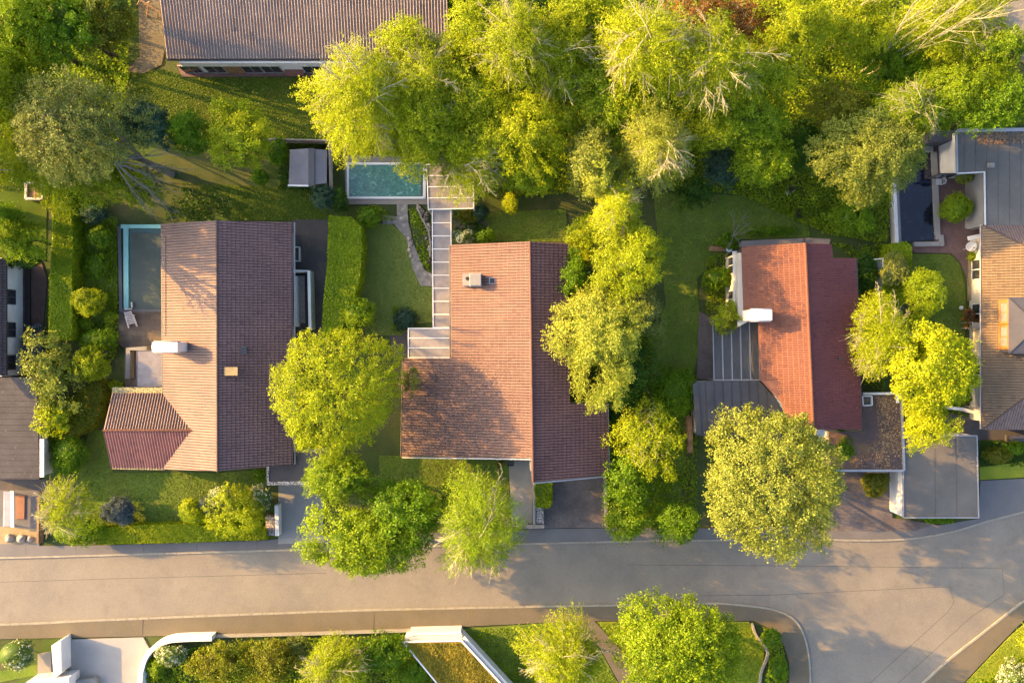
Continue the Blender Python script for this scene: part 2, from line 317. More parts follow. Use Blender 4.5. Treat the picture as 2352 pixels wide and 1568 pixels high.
# ------------------------------------------------------------ roofs
def tile_mesh(name, plane, polys, mat, parent, pe=0.235, pc=0.36, A=0.022, B=0.02, shape='pan', seed=1, off=0.05, deck=True, prof=None):
    """a field of real roof tiles: every profile and every course step is geometry, clipped to the roof's outline"""
    d = np.array([plane.dx, plane.dy]); e = np.array([-d[1], d[0]]); cs = 1 / math.sqrt(1 + plane.t ** 2); sn = plane.t * cs
    nrm = np.array([-d[0] * sn, -d[1] * sn, cs]); sv = np.array([d[0] * cs, d[1] * cs, sn]); ev = np.array([e[0], e[1], 0.0])
    p0 = np.array([plane.x, plane.y, plane.z]); rg = np.random.default_rng(seed)
    if shape == 'wave': offs = [(0.0, 0.0), (0.3, 0.92), (0.4, 1.0), (0.5, 0.85), (0.62, 0.05), (0.85, -0.08)]
    elif shape == 'pan': offs = [(0.0, 0.8), (0.11, -0.45), (0.23, 0.8), (0.45, 1.0), (0.7, 0.96)]
    elif shape == 'rib': offs = [(0.0, 0.0), (0.12, 1.0), (0.42, 1.0), (0.56, 0.0)]
    else: offs = [(0.0, 0.6), (0.09, -0.5), (0.18, 0.6), (0.6, 0.8)]
    out = bmesh.new()
    for poly in polys:
        P = np.array([tuple(q) for q in poly]) - p0; pu = P @ ev; ps = P @ sv
        i0, i1 = math.floor(pu.min() / pe) - 1, math.ceil(pu.max() / pe) + 1
        j0, j1 = math.floor(ps.min() / pc) - 1, math.ceil(ps.max() / pc) + 1
        us, hs, ci = [], [], []
        for i in range(i0, i1):
            for (f, h) in offs: us.append((i + f) * pe); hs.append(h * A); ci.append(i)
        vs, hv, ri = [], [], []
        for j in range(j0, j1):
            vs += [j * pc, (j + 0.89) * pc]; hv += [B, 0.0]; ri += [j, j]
        groove_shade = np.array([(q_ % len(offs)) in ((0, 1) if shape == 'pan' else ((0,) if shape == 'flat' else ())) for q_ in range(len(us))])  # groove faces painted darker, so the tile lines read as shaded
        us, hs, vs, hv = map(np.array, (us, hs, vs, hv))
        nu, nv = len(us), len(vs)
        G = p0 + us[None, :, None] * ev + vs[:, None, None] * sv + (off + hs[None, :] + hv[:, None])[..., None] * nrm
        a = (np.arange(nv - 1)[:, None] * nu + np.arange(nu - 1)[None]).ravel()
        F = np.stack([a, a + 1, a + nu + 1, a + nu], -1)
        tab = rg.random((j1 - j0 + 1, i1 - i0 + 1))
        rr = tab[np.array(ri[:-1]) - j0][:, np.array(ci[:-1]) - i0]; rr = np.where(groove_shade[None, :-1], 0.0, np.maximum(rr, 0.03)).ravel()
        me = bpy.data.meshes.new('t'); me.from_pydata(G.reshape(-1, 3).tolist(), [], F.tolist())
        at = me.attributes.new('rnd', 'FLOAT', 'FACE'); at.data.foreach_set('value', rr.astype(np.float32))
        bm = bmesh.new(); bm.from_mesh(me); bpy.data.meshes.remove(me)
        cx = sum((Vector(q) for q in poly), Vector()) / len(poly)
        for q in range(len(poly)):
            a_, b_ = Vector(poly[q]), Vector(poly[(q + 1) % len(poly)])
            n_ = (b_ - a_).cross(Vector(nrm)); 
            if n_.dot(cx - a_) > 0: n_ = -n_
            if n_.length < 1e-6: continue
            bmesh.ops.bisect_plane(bm, geom=bm.verts[:] + bm.edges[:] + bm.faces[:], plane_co=a_, plane_no=n_.normalized(), clear_outer=True, dist=1e-5)
        tmp = bpy.data.meshes.new('t'); bm.to_mesh(tmp); bm.free(); out.from_mesh(tmp); bpy.data.meshes.remove(tmp)
    lay = out.faces.layers.float.get('rnd')
    if deck:
        for poly in polys:
            n = len(poly); top = [out.verts.new(Vector(q) + Vector((0, 0, 0.03))) for q in poly]; bot = [out.verts.new(Vector(q) - Vector((0, 0, 0.14))) for q in poly]
            fs = [out.faces.new(top), out.faces.new(bot[::-1])] + [out.faces.new((top[i], bot[i], bot[(i + 1) % n], top[(i + 1) % n])) for i in range(n)]
            for f in fs: f[lay] = 0.3
    me = bpy.data.meshes.new(name); out.to_mesh(me); out.free()
    me.materials.append(mat); return attach(link(bpy.data.objects.new(name, me)), parent)
def ridge_cap(a, b, mat, parent, r=0.13, step=0.4, name='ridge_cap'):
    a, b = Vector(a), Vector(b); n = max(2, int((b - a).length / step)); m = MB()
    for i in range(n):
        p, q = a.lerp(b, i / n), a.lerp(b, (i + 1.06) / n)
        m.tube([p, q], [r * 0.9, r], 10)
    return m.build(name, mat, parent)
def gutter(pts, parent, mat=None, r=0.07):
    m = MB(); m.tube([Vector(p) for p in pts], r, 8); return m.build('gutter', mat or M['grey_metal'], parent)
def walls(pts, z0, tops, mat, parent, name='wall'):
    m = MB(); m.prism([(p[0], p[1]) for p in pts], z0, tops); return m.build(name, mat, parent)
def window(parent, c, w, h, ang, frame='white_metal', pane='pane', bars=1):
    """upright window centred at c, facing the direction ang"""
    c = Vector(c); n = Vector((math.cos(ang), math.sin(ang), 0)); t = Vector((-n.y, n.x, 0)); up = Vector((0, 0, 1))
    root = MB()
    for s_ in (-1, 1): root.beam(c + t * s_ * w / 2 - up * h / 2, c + t * s_ * w / 2 + up * h / 2, 0.07, 0.10)
    for s_ in (-1, 1): root.beam(c - t * (w / 2 + 0.035) + up * s_ * h / 2, c + t * (w / 2 + 0.035) + up * s_ * h / 2, 0.104, 0.07)
    for i in range(1, bars + 1):
        x = -w / 2 + w * i / (bars + 1); root.beam(c + t * x - up * h / 2, c + t * x + up * h / 2, 0.05, 0.09)
    o = root.build('window', M[frame], parent)
    g = MB(); g.box(c, (0.03, w, h), ang); g.build('pane', M[pane], o)
    return o
def slab(name, polyU, z0, z1, mat, label=None, kind='structure'):
    m = MB(); m.prism([W(u, v, 0) for u, v in polyU], z0, z1); o = m.build(name, mat); return tag(o, label, kind=kind)
def strip(pts, w):                 # outline of a band along a line of xy points
    pts = [Vector((p[0], p[1])) for p in pts]; Lp, Rp = [], []
    for i, p in enumerate(pts):
        a = pts[max(0, i - 1)]; b = pts[min(len(pts) - 1, i + 1)]; d = (b - a).normalized(); n = Vector((-d.y, d.x)) * w / 2
        Lp.append(p + n); Rp.append(p - n)
    return Lp, Rp
def band(m, pts, w, z0, z1):
    Lp, Rp = strip(pts, w)
    for i in range(len(Lp) - 1): m.prism([Lp[i], Lp[i + 1], Rp[i + 1], Rp[i]], z0, z1)
def smooth_line(pts, n=6):         # Catmull-Rom through survey points
    P = [Vector((p[0], p[1])) for p in pts]; out = []
    for i in range(len(P) - 1):
        p0, p1, p2, p3 = P[max(0, i - 1)], P[i], P[i + 1], P[min(len(P) - 1, i + 2)]
        for j in range(n):
            t = j / n; out.append(0.5 * ((2 * p1) + (p2 - p0) * t + (2 * p0 - 5 * p1 + 4 * p2 - p3) * t * t + (3 * p1 - p0 - 3 * p2 + p3) * t ** 3))
    out.append(P[-1]); return out

# ------------------------------------------------------------ foliage
def unit(a): return a / (np.linalg.norm(a, axis=-1, keepdims=True) + 1e-9)
def leaves(C, Nn, T, s, el, rnd, name, mat, parent):
    Nn = unit(Nn); T = unit(T - (T * Nn).sum(1)[:, None] * Nn); B = np.cross(Nn, T)
    s = s[:, None]
    V = np.stack([C - T * s * 0.5, C + B * s * el * 0.5 - T * s * 0.05, C + T * s * 0.5, C - B * s * el * 0.5 - T * s * 0.05], 1).reshape(-1, 3)
    F = np.arange(len(C) * 4).reshape(-1, 4)
    return mesh_np(name, V, F, mat, parent, False, rnd)
def lumpy(C, R, f, mat, name, parent, rg, lobes, zmin=-0.45):
    th = np.linspace(0, 2 * math.pi, 25)[:-1]; ph = np.linspace(math.asin(zmin), math.pi / 2 - 0.05, 10)
    D = np.stack([np.cos(ph)[:, None] * np.cos(th), np.cos(ph)[:, None] * np.sin(th), np.sin(ph)[:, None] * np.ones_like(th)], -1).reshape(-1, 3)
    V = C + R * D * (lobe(D, lobes) * f)[:, None]; n = 24
    i = np.arange(9)[:, None] * n; j = np.arange(n)[None]; j2 = (j + 1) % n
    F = np.stack([i + j, i + j2, i + n + j2, i + n + j], -1).reshape(-1, 4)
    return V, F
def lobe(D, lb):
    f = np.full(len(D), 0.93 - 0.35 * lb[0][3])
    lb = [q[:3] for q in lb]
    for (l, a, kap) in lb: f += a * np.exp(kap * (D @ l - 1))
    return np.minimum(f, 1.25)
KIND = {  # spray length, width, droop, leaf size, elongation, coverage, primaries, secondaries, twigs, core, flatness
 'broad':   dict(L=0.85, w=0.25, droop=0.12, s=0.155, el=0.75, cov=1.75, prim=9, sec=4, twig=0, core=0.5, amp=0.34, kap=9, rin=0.25),
 'feather': dict(L=1.4, w=0.17, droop=0.35, s=0.145, el=0.55, cov=1.6, prim=10, sec=5, twig=0, core=0.45, amp=0.40, kap=8, rin=0.25),
 'birch':   dict(L=1.9, w=0.12, droop=0.5, s=0.125, el=0.45, cov=0.85, prim=13, sec=8, twig=3, fan=7, core=0.0, amp=0.36, kap=8, rin=0.5),
 'sparse':  dict(L=1.0, w=0.25, droop=0.1, s=0.16, el=0.6, cov=0.7, prim=10, sec=6, twig=2, core=0.0, amp=0.38, kap=8, rin=0.35),
 'conifer': dict(L=1.2, w=0.17, droop=0.2, s=0.18, el=0.4, cov=1.8, prim=8, sec=3, twig=0, core=0.7, amp=0.22, kap=11, rin=0.1),
 'shrub':   dict(L=0.35, w=0.2, droop=0.0, s=0.125, el=0.75, cov=2.0, prim=5, sec=2, twig=0, core=0.78, amp=0.16, kap=8, rin=0.1),
 'ball':    dict(L=0.2, w=0.12, droop=0.0, s=0.12, el=0.7, cov=2.4, prim=4, sec=1, twig=0, core=0.86, amp=0.10, kap=6, rin=0.0),
}
seedc = [100]
def plant(name, label, cat, u, v, zc, ru, rv=None, rz=None, pal='lime', kind='broad', base=None, group=None, bark='bark', cov=1.0, sz=1.0, zmin=-0.3, tr=None, **over):
    seedc[0] += 1; rg = np.random.default_rng(seedc[0]); K = dict(KIND[kind]); K.update(over)
    rv = rv or ru; gs = 1.10 if zc > 2.5 else 1.04; ru, rv = ru * gs, rv * gs; kk = S * k(zc); c = W(u, v, zc); C = np.array(tuple(c)); rx, ry = ru * kk, rv * kk
    rz = rz or min(0.75 * (rx + ry) / 2, zc * 0.85); R = np.array([rx, ry, rz])
    b = W(*base, 0) if base else Vector((C[0], C[1], 0)); b = np.array(tuple(b))
    root = thing(name, label, cat, tuple(b), group)
    lobes = []
    for i in range(9):
        l = unit(rg.normal(size=3) * np.array([1, 1, 0.7]) + np.array([0, 0, 0.25])); lobes.append((l, K['amp'] * rg.uniform(0.5, 1), K['kap'] * rg.uniform(0.9, 2.4), K['amp']))
    s = K['s'] * sz * (1.0 if rx > 2 else 0.85); area = 2 * math.pi * ((rx * ry + rx * rz + ry * rz) / 3) * 1.15
    n = int(K['cov'] * cov * area / (s * s * K['el'] * 0.5)); n = min(max(n, 250), 100000)
    per = 22 if kind in ('shrub', 'ball') else (40 if kind == 'birch' else 55); ns = max(8, n // per)
    zz = rg.uniform(zmin, 1, ns); aa = rg.uniform(0, 2 * math.pi, ns); q = np.sqrt(1 - zz ** 2)
    D = np.stack([q * np.cos(aa), q * np.sin(aa), zz], 1); f = lobe(D, lobes) * (1 - np.abs(rg.normal(0, 0.07, ns)))
    Rm = (rx + ry) / 2; nbg = int(np.clip(K.get('bo', 2.3) * (Rm / K.get('br', 1.0)) ** 2, 7, 110)); BD = unit(rg.normal(size=(nbg, 3)) + np.array([0, 0, 0.35]))
    bd = 1 - D @ BD.T; bi = bd.argmin(1); bdist = np.sqrt(2 * bd[np.arange(ns), bi]) / (2.0 / math.sqrt(nbg)); ba = float(np.clip(K.get('bamp', 0.75) / Rm, 0.08, 0.3))
    f = f * (1 + ba * (0.62 - np.minimum(bdist, 1.3))) * (1 + 0.06 * rg.normal(size=nbg)[bi])
    inn = rg.random(ns) < K['rin']; f = np.where(inn, f * rg.uniform(0.55, 0.9, ns), f)
    sc = min(1.0, (rx + ry) / 2 / 2.4) if kind not in ('ball',) else 1.0
    Ls = K['L'] * sc * rg.uniform(0.7, 1.3, ns); wd_ = K['w'] * max(sc, 0.5)
    AX = unit(D * np.array([1, 1, 0.45]) + (D - BD[bi]) * 1.4 + rg.normal(0, 0.25, (ns, 3)) + np.array([0, 0, -K['droop']]))
    tip = C + R * D * f[:, None]; O = tip - AX * (Ls * 0.75)[:, None]
    O[:, 2] = np.maximum(O[:, 2], 0.25)
    idx = np.repeat(np.arange(ns), per); t = rg.random(len(idx)) ** 0.8
    dr = np.zeros((len(idx), 3)); dr[:, 2] = -K['droop'] * (t ** 2) * Ls[idx] * 0.6
    PP = O[idx] + AX[idx] * (Ls[idx] * t)[:, None] + rg.normal(0, 1, (len(idx), 3)) * (wd_ * (0.35 + 0.65 * np.sin(math.pi * np.clip(t, 0.08, 0.97))))[:, None] * np.array([1, 1, 0.6]) + dr
    PP[:, 2] = np.maximum(PP[:, 2], 0.06)
    NN = D[idx] * 0.7 + np.array([0, 0, 0.55]) + rg.normal(0, 0.62, (len(idx), 3))
    TT = AX[idx] + rg.normal(0, 0.6, (len(idx), 3))
    rn = np.clip(0.25 * rg.random(nbg)[bi][idx] + 0.3 * rg.random(ns)[idx] + 0.45 * rg.random(len(idx)) + 0.06 * rg.normal(size=len(idx)), 0, 0.97)
    if pal == 'flower':                      # blossoms: the palest, upward-facing leaves, in clusters
        rn = rn * 0.75; rn = np.where((rg.random(ns)[idx] < 0.55) & (rg.random(len(idx)) < 0.6), 1.0, rn)
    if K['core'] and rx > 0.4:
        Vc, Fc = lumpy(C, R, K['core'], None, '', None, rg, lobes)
        nn = len(PP)
    cr = leaves(PP, NN, TT, s * rg.uniform(0.6, 1.35, len(PP)), K['el'], rn, 'crown' if zc > 1.6 else 'foliage', L[pal], root)
    # trunk, limbs and twigs
    nb = NB(); r0 = tr or max(0.03, 0.019 * (zc + rz) * (1 if kind != 'birch' else 0.8)); top = C + np.array([0, 0, rz * 0.35])
    tt = np.linspace(0, 1, 7)[:, None]; wob = rg.normal(0, 0.04 * rx, (7, 3)) * np.array([1, 1, 0]); wob[0] = 0
    ctrl = b * (1 - 0.25) + np.array([C[0], C[1], 0]) * 0.25; ctrl[2] = zc * 0.55
    TP = (1 - tt) ** 2 * b + 2 * tt * (1 - tt) * ctrl + tt ** 2 * top + wob
    nb.tube(TP, r0 * (1 - 0.78 * tt[:, 0]), 7)
    Dp = D[rg.choice(ns, min(K['prim'], ns), replace=False)]
    ends = C + R * Dp * 0.62
    for e_ in ends:
        i = rg.integers(2, 6); st = TP[i]; mid = st * 0.45 + e_ * 0.55 + np.array([0, 0, -0.10 * abs(e_ - st).sum() * 0.4]) + rg.normal(0, 0.06 * rx, 3)
        t3 = np.linspace(0, 1, 6)[:, None]; LP = (1 - t3) ** 2 * st + 2 * t3 * (1 - t3) * mid + t3 ** 2 * e_
        rl = r0 * 0.42 * (1 - i / 10); nb.tube(LP, rl * (1 - 0.6 * t3[:, 0]), 5)
        near = np.argsort(((O - e_) ** 2).sum(1))[: K['sec'] * 3]
        near = rg.choice(near, min(K['sec'], len(near)), replace=False)
        for j in near:
            s0 = LP[rg.integers(2, 6)]; lift = 0.30 if kind in ('birch', 'sparse') else 0.0
            e2 = tip[j] if kind in ('birch', 'sparse') else O[j] + AX[j] * Ls[j] * 0.3
            e2 = e2 + np.array([0, 0, lift]); m2 = (s0 + e2) / 2 + rg.normal(0, 0.05 * rx, 3) + np.array([0, 0, 0.12 * np.linalg.norm(e2 - s0)])
            t4 = np.linspace(0, 1, 5)[:, None]; SP = (1 - t4) ** 2 * s0 + 2 * t4 * (1 - t4) * m2 + t4 ** 2 * e2
            nb.tube(SP, max(rl * 0.42, 0.030 if kind == 'birch' else 0.012) * (1 - 0.65 * t4[:, 0]), 4)
            for _ in range(K['twig']):
                a0 = SP[rg.integers(1, 4)]; dd = unit(e2 - s0) + rg.normal(0, 0.45, 3); ln = rg.uniform(0.3, 0.8) * K['L'] * sc
                t5 = np.linspace(0, 1, 4)[:, None]; Q = a0 + unit(dd) * ln * t5 + np.array([0, 0, -0.25 * K['droop']]) * ln * t5 ** 2
                nb.tube(Q, max(rl * 0.2, 0.016) * (1 - 0.6 * t5[:, 0]), 3)
    fs = float(np.clip(rx / 4.2, 0.45, 1.1))
    for _ in range(int(round(over.get('fan', K.get('fan', 0)) * min(1, fs)))):
        az = rg.uniform(0, 2 * math.pi); el_ = rg.uniform(0.15, 0.9); d0 = np.array([math.cos(az) * math.cos(el_), math.sin(az) * math.cos(el_), math.sin(el_)])
        st = C + np.array([0, 0, rz * rg.uniform(0.2, 0.6)]) + rg.normal(0, 0.12 * rx, 3); en = C + R * d0 * rg.uniform(0.85, 1.08) + np.array([0, 0, 0.25])
        t6 = np.linspace(0, 1, 9)[:, None]; md = (st + en) / 2 + np.array([0, 0, 0.28 * rz]) + rg.normal(0, 0.08 * rx, 3); FP = (1 - t6) ** 2 * st + 2 * t6 * (1 - t6) * md + t6 ** 2 * en + np.cumsum(rg.normal(0, 0.02 * rx, (9, 3)), 0) * t6
        nb.tube(FP, 0.048 * fs * (1 - 0.7 * t6[:, 0]), 5)
        for i in range(2, 9):
            for _2 in range(2):
                dd = unit(unit(FP[i] - FP[i - 1]) + rg.normal(0, 0.5, 3) * np.array([1, 1, 0.5])); ln = rg.uniform(0.18, 0.42) * rx * (1.1 - i / 12); t7 = np.linspace(0, 1, 5)[:, None]
                TQ = FP[i] + dd * ln * t7 + np.array([0, 0, -0.12 * ln]) * t7 ** 2; nb.tube(TQ, 0.021 * fs * (1 - 0.6 * t7[:, 0]), 3)
                for _3 in range(2): d3 = unit(dd + rg.normal(0, 0.45, 3)); q3 = TQ[rg.integers(1, 4)]; nb.tube(q3 + d3 * ln * 0.5 * np.linspace(0, 1, 3)[:, None], [0.016, 0.012, 0.008], 3)
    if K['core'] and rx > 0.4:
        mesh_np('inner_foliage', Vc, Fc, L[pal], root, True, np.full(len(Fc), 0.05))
    nb.build('trunk' if zc > 1.6 else 'stem', M[bark], root)
    return root
def inside(P, poly):
    x, y = P[:, 0], P[:, 1]; r = np.zeros(len(P), bool); n = len(poly)
    for i in range(n):
        x1, y1 = poly[i]; x2, y2 = poly[(i + 1) % n]
        c = ((y1 > y) != (y2 > y)) & (x < (x2 - x1) * (y - y1) / (y2 - y1 + 1e-12) + x1); r ^= c
    return r
def sample_poly(poly, n, rg):
    A = np.array(poly); lo, hi = A.min(0), A.max(0); P = lo + rg.random((int(n * 1.2) + 50, 2)) * (hi - lo)
    fr = max(inside(P, poly).mean(), 0.05); P = lo + rg.random((int(n / fr), 2)) * (hi - lo); return P[inside(P, poly)]
def parea(p): return abs(sum(p[i][0] * p[(i + 1) % len(p)][1] - p[(i + 1) % len(p)][0] * p[i][1] for i in range(len(p)))) / 2
def lump(P, s, ph=0.0):
    x, y = P[:, 0] * s + ph, P[:, 1] * s - ph
    return (np.sin(x * 1.7 + 0.6 * np.sin(y * 1.3)) + np.sin(y * 2.1 + 0.8 * np.sin(x * 0.9 + 1)) + 0.6 * np.sin(x * 4.1 + y * 3.3)) / 2.6
def hedge(label, polyU, h, pal, cov=2.2, s=0.15, name='hedge', cat='hedge', group=None, rough=0.04):
    seedc[0] += 1; rg = np.random.default_rng(seedc[0])
    poly = [(W(u, v, h).x, W(u, v, h).y) for u, v in polyU]; cx, cy = np.mean(poly, 0)
    root = thing(name, label, cat, (cx, cy, 0), group); n = int(cov * parea(poly) / (s * s * 0.4))
    P = sample_poly(poly, n, rg); z = h + lump(P, 1.2, seedc[0]) * rough + rg.normal(0, 0.03, len(P))
    PP = [np.column_stack([P, z])]; NN = [np.array([0, 0, 1.0]) + rg.normal(0, 0.5, (len(P), 3))]
    for i in range(len(poly)):
        a, b = np.array(poly[i]), np.array(poly[(i + 1) % len(poly)]); ln = np.linalg.norm(b - a); m = int(cov * 0.8 * ln * h / (s * s * 0.4))
        if m < 1: continue
        t = rg.random(m)[:, None]; nrm = np.array([(b - a)[1], -(b - a)[0]]) / ln
        if np.dot(nrm, (a + b) / 2 - np.array([cx, cy])) < 0: nrm = -nrm
        Q = a + (b - a) * t; Q = Q + nrm * (rg.normal(0, 0.04, (m, 1)) + 0.04 * lump(Q, 1.5)[:, None]); PP.append(np.column_stack([Q, rg.random(m) * h])); NN.append(np.array([nrm[0], nrm[1], 0.3]) + rg.normal(0, 0.5, (m, 3)))
    PP = np.concatenate(PP); NN = np.concatenate(NN); rn = np.clip(0.55 + 0.12 * lump(PP, 1.2, 3) + 0.5 * (rg.random(len(PP)) - 0.5), 0, 1)
    leaves(PP, NN, rg.normal(size=(len(PP), 3)), s * rg.uniform(0.6, 1.3, len(PP)), 0.8, rn, 'foliage', L[pal], root)
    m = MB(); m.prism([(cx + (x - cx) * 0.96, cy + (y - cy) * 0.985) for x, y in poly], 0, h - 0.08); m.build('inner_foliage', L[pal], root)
    return root
def cover(name, label, polysU, h, pal, cov=1.1, s=0.2, thr=-0.3, sc=0.9, kind='stuff'):
    seedc[0] += 1; rg = np.random.default_rng(seedc[0]); A = []
    for pu in polysU:
        poly = [(W(u, v).x, W(u, v).y) for u, v in pu]; P = sample_poly(poly, cov * parea(poly) / (s * s * 0.35), rg)
        l = lump(P, sc, seedc[0]) + 0.25 * rg.normal(size=len(P)); P = P[l > thr]; l = l[l > thr]
        A.append(np.column_stack([P, 0.05 + np.clip(l - thr, 0, 2) * h * 0.6 * rg.uniform(0.5, 1, len(P))]))
    A = np.concatenate(A); NN = np.array([0, 0, 1.0]) + rg.normal(0, 0.6, (len(A), 3))
    rn = np.clip(0.45 + 0.25 * lump(A, 1.6, 5) + 0.4 * (rg.random(len(A)) - 0.5), 0, 1)
    o = leaves(A, NN, rg.normal(size=(len(A), 3)), s * rg.uniform(0.6, 1.4, len(A)), 0.7, rn, name, L[pal], None)
    return tag(o, label, kind=kind)

# ============================================================ SETTING
tag((lambda m: m.box((0, 0, -0.25), (700, 700, 0.5)).build('ground', M['soil']))(MB()), kind='structure')
Z0, Z1 = 0.03, 0.13
NK = [(-600, 1292), (-200, 1285), (0, 1280), (160, 1276), (300, 1272), (520, 1266), (700, 1261), (900, 1255), (1200, 1248), (1400, 1243), (1600, 1240), (1800, 1239), (1880, 1238), (2000, 1240), (2100, 1235), (2190, 1219), (2270, 1195), (2352, 1174), (2500, 1130), (2900, 985)]
SK = [(-600, 1446), (0, 1433), (200, 1424), (500, 1412), (800, 1401), (1000, 1396), (1300, 1390), (1480, 1387), (1640, 1384), (1710, 1389), (1770, 1397), (1815, 1415), (1840, 1445), (1855, 1495), (1860, 1568), (1850, 1650), (1790, 1740), (1500, 2040)]
EK = [(2900, 1010), (2500, 1270), (2352, 1378), (2320, 1402), (2250, 1457), (2180, 1512), (2120, 1566), (2030, 1650), (1650, 2060)]
NK, SK, EK = smooth_line(NK, 4), smooth_line(SK, 4), smooth_line(EK, 4)
slab('road', [(p.x, p.y) for p in NK] + [(p.x, p.y) for p in EK] + [(p.x, p.y) for p in SK[::-1]], -0.1, Z0, M['asphalt'])
def kerb(line, side):
    pts = [W(p[0], p[1]) for p in line]; m = MB(); Lp, Rp = strip(pts, 0.17); 
    for i in range(len(Lp) - 1):
        n = max(1, round((Lp[i + 1] - Lp[i]).length / 1.0))
        for j in range(n):
            a, b = j / n + 0.006, (j + 1) / n - 0.006
            m.prism([Lp[i].lerp(Lp[i + 1], a), Lp[i].lerp(Lp[i + 1], b), Rp[i].lerp(Rp[i + 1], b), Rp[i].lerp(Rp[i + 1], a)], 0, 0.155)
    tag(m.build('kerb', M['kerb']), kind='structure')
kerb(NK, 1); kerb(SK, 1); kerb(EK, 1)
N1 = [(p.x, p.y) for p in NK]
slab('pavement', N1 + [(2900, 900), (2500, 1058), (2352, 1098), (2250, 1103), (2247, 1190), (2150, 1205), (2050, 1190), (1900, 1205), (1600, 1212), (1400, 1212), (1250, 1213), (1000, 1222), (700, 1231), (600, 1240), (200, 1252), (0, 1252), (-600, 1262)], -0.05, Z1, M['pave_grey'])
slab('pavement', [(-600, 1446)] + [(p.x, p.y) for p in SK if p.x > -500] + [(1400, 2000), (1770, 1690), (1812, 1568), (1812, 1520), (1800, 1480), (1765, 1440), (1730, 1424), (1500, 1422), (1350, 1425), (1250, 1428), (945, 1443), (690, 1452), (485, 1456), (0, 1466), (-600, 1476)], -0.05, Z1 - 0.01, M['pave_brown'])
slab('pavement', [(p.x, p.y) for p in EK] + [(1720, 2080), (2210, 1568), (2250, 1525), (2320, 1452), (2352, 1420), (2500, 1310), (2950, 1050)], -0.05, Z1 - 0.005, M['pave_brown'])
slab('path', [(1318, 1424), (1364, 1423), (1470, 1540), (1510, 1600), (1600, 1760), (1540, 1760), (1440, 1600), (1380, 1490)], 0, 0.125, M['pave_brown'])
J = MB()
for ln in ([(-300, 1345), (0, 1336), (300, 1327), (500, 1322), (750, 1315)], [(1440, 1296), (1560, 1297), (1764, 1298), (2181, 1303), (2181, 1346), (1764, 1366), (1420, 1368)], [(2181, 1346), (2191, 1382), (2177, 1404), (2080, 1492), (1997, 1568), (1940, 1620)],
           [(2181, 1303), (2267, 1303), (2301, 1305), (2307, 1364), (2231, 1415), (2062, 1568)]):
    band(J, [W(u, v) for u, v in ln], 0.04, 0.0, Z0 + 0.004)
tag(J.build('road_joint', M['seam']), kind='structure')
J = MB()
for u in (60, 175, 330, 452, 590, 705, 1010, 1150, 1310, 1432, 1598): band(J, [W(u, 1256 - u * .022), W(u + 2, 1275 - u * .026)], .04, 0, Z1 + .003)
for u in (330, 860, 1550): band(J, [W(u, 1427 - u * .022), W(u - 2, 1462 - u * .02)], .04, 0, Z1 + .003)
tag(J.build('pavement_joint', M['seam']), kind='structure')
slab('pavement_patch', [(1252, 1214), (1312, 1214), (1313, 1241), (1253, 1243)], 0, Z1 + .004, surf('repair_asphalt', two((0.15, 0.15, 0.15)), .4, 22, .9, .2, .15))
# lawns
LZ = 0.05
slab('lawn', [(205, 990), (245, 985), (260, 1085), (505, 1085), (612, 1078), (612, 1110), (560, 1240), (180, 1240), (175, 1090)], 0, LZ, M['lawn'])
slab('lawn', [(838, 512), (900, 515), (930, 540), (950, 620), (965, 655), (993, 660), (993, 740), (935, 745), (930, 770), (840, 770), (820, 700)], 0, LZ, M['lawn_pale'])
slab('lawn', [(1500, 440), (1700, 450), (1850, 480), (1860, 545), (1700, 550), (1640, 600), (1600, 640), (1610, 780), (1590, 870), (1560, 1180), (1420, 1190), (1440, 900), (1530, 700)], 0, LZ, M['lawn'])
slab('lawn', [(260, 170), (380, 160), (430, 178), (740, 180), (790, 330), (620, 340), (380, 330), (280, 240)], 0, LZ, M['lawn_olive'])
slab('lawn', [(390, 420), (640, 430), (750, 440), (755, 505), (530, 508), (525, 460), (450, 425)], 0, LZ, M['lawn_olive'])
slab('lawn', [(1100, 490), (1300, 480), (1305, 555), (1130, 555)], 0, LZ, M['lawn'])
slab('lawn', [(870, 1045), (1170, 1055), (1180, 1110), (1100, 1200), (880, 1180)], 0, LZ, M['lawn'])
slab('lawn', [(2095, 584), (2180, 584), (2203, 605), (2216, 660), (2220, 750), (2180, 900), (2090, 900), (2095, 700)], 0, LZ, M['lawn'])
slab('lawn', [(2248, 1072), (2500, 1040), (2700, 960), (2700, 990), (2500, 1050), (2352, 1095), (2249, 1101)], 0, 0.14, M['lawn_bright'])
slab('lawn', [(2215, 1568), (2322, 1456), (2500, 1320), (2900, 1090), (2900, 1700), (2150, 1700)], 0, 0.1, M['lawn_bright'])
slab('lawn', [(1064, 1443), (1250, 1430), (1316, 1428), (1380, 1494), (1420, 1568), (1500, 1760), (1250, 1760), (1160, 1568)], 0, LZ, M['lawn'])
slab('lawn', [(1366, 1427), (1500, 1425), (1720, 1427), (1736, 1460), (1756, 1482), (1752, 1520), (1745, 1568), (1700, 1700), (1560, 1640), (1510, 1590), (1470, 1535)], 0, LZ, M['lawn_bright'])
slab('lawn', [(0, 1540), (88, 1525), (88, 1548), (0, 1566)], 0, LZ, M['lawn'])
slab('lawn', [(168, 430), (200, 480), (270, 500), (270, 700), (165, 790)], 0, LZ, M['lawn'])
slab('lawn', [(0, 430), (110, 440), (105, 600), (0, 590)], 0, LZ, M['lawn_olive'])
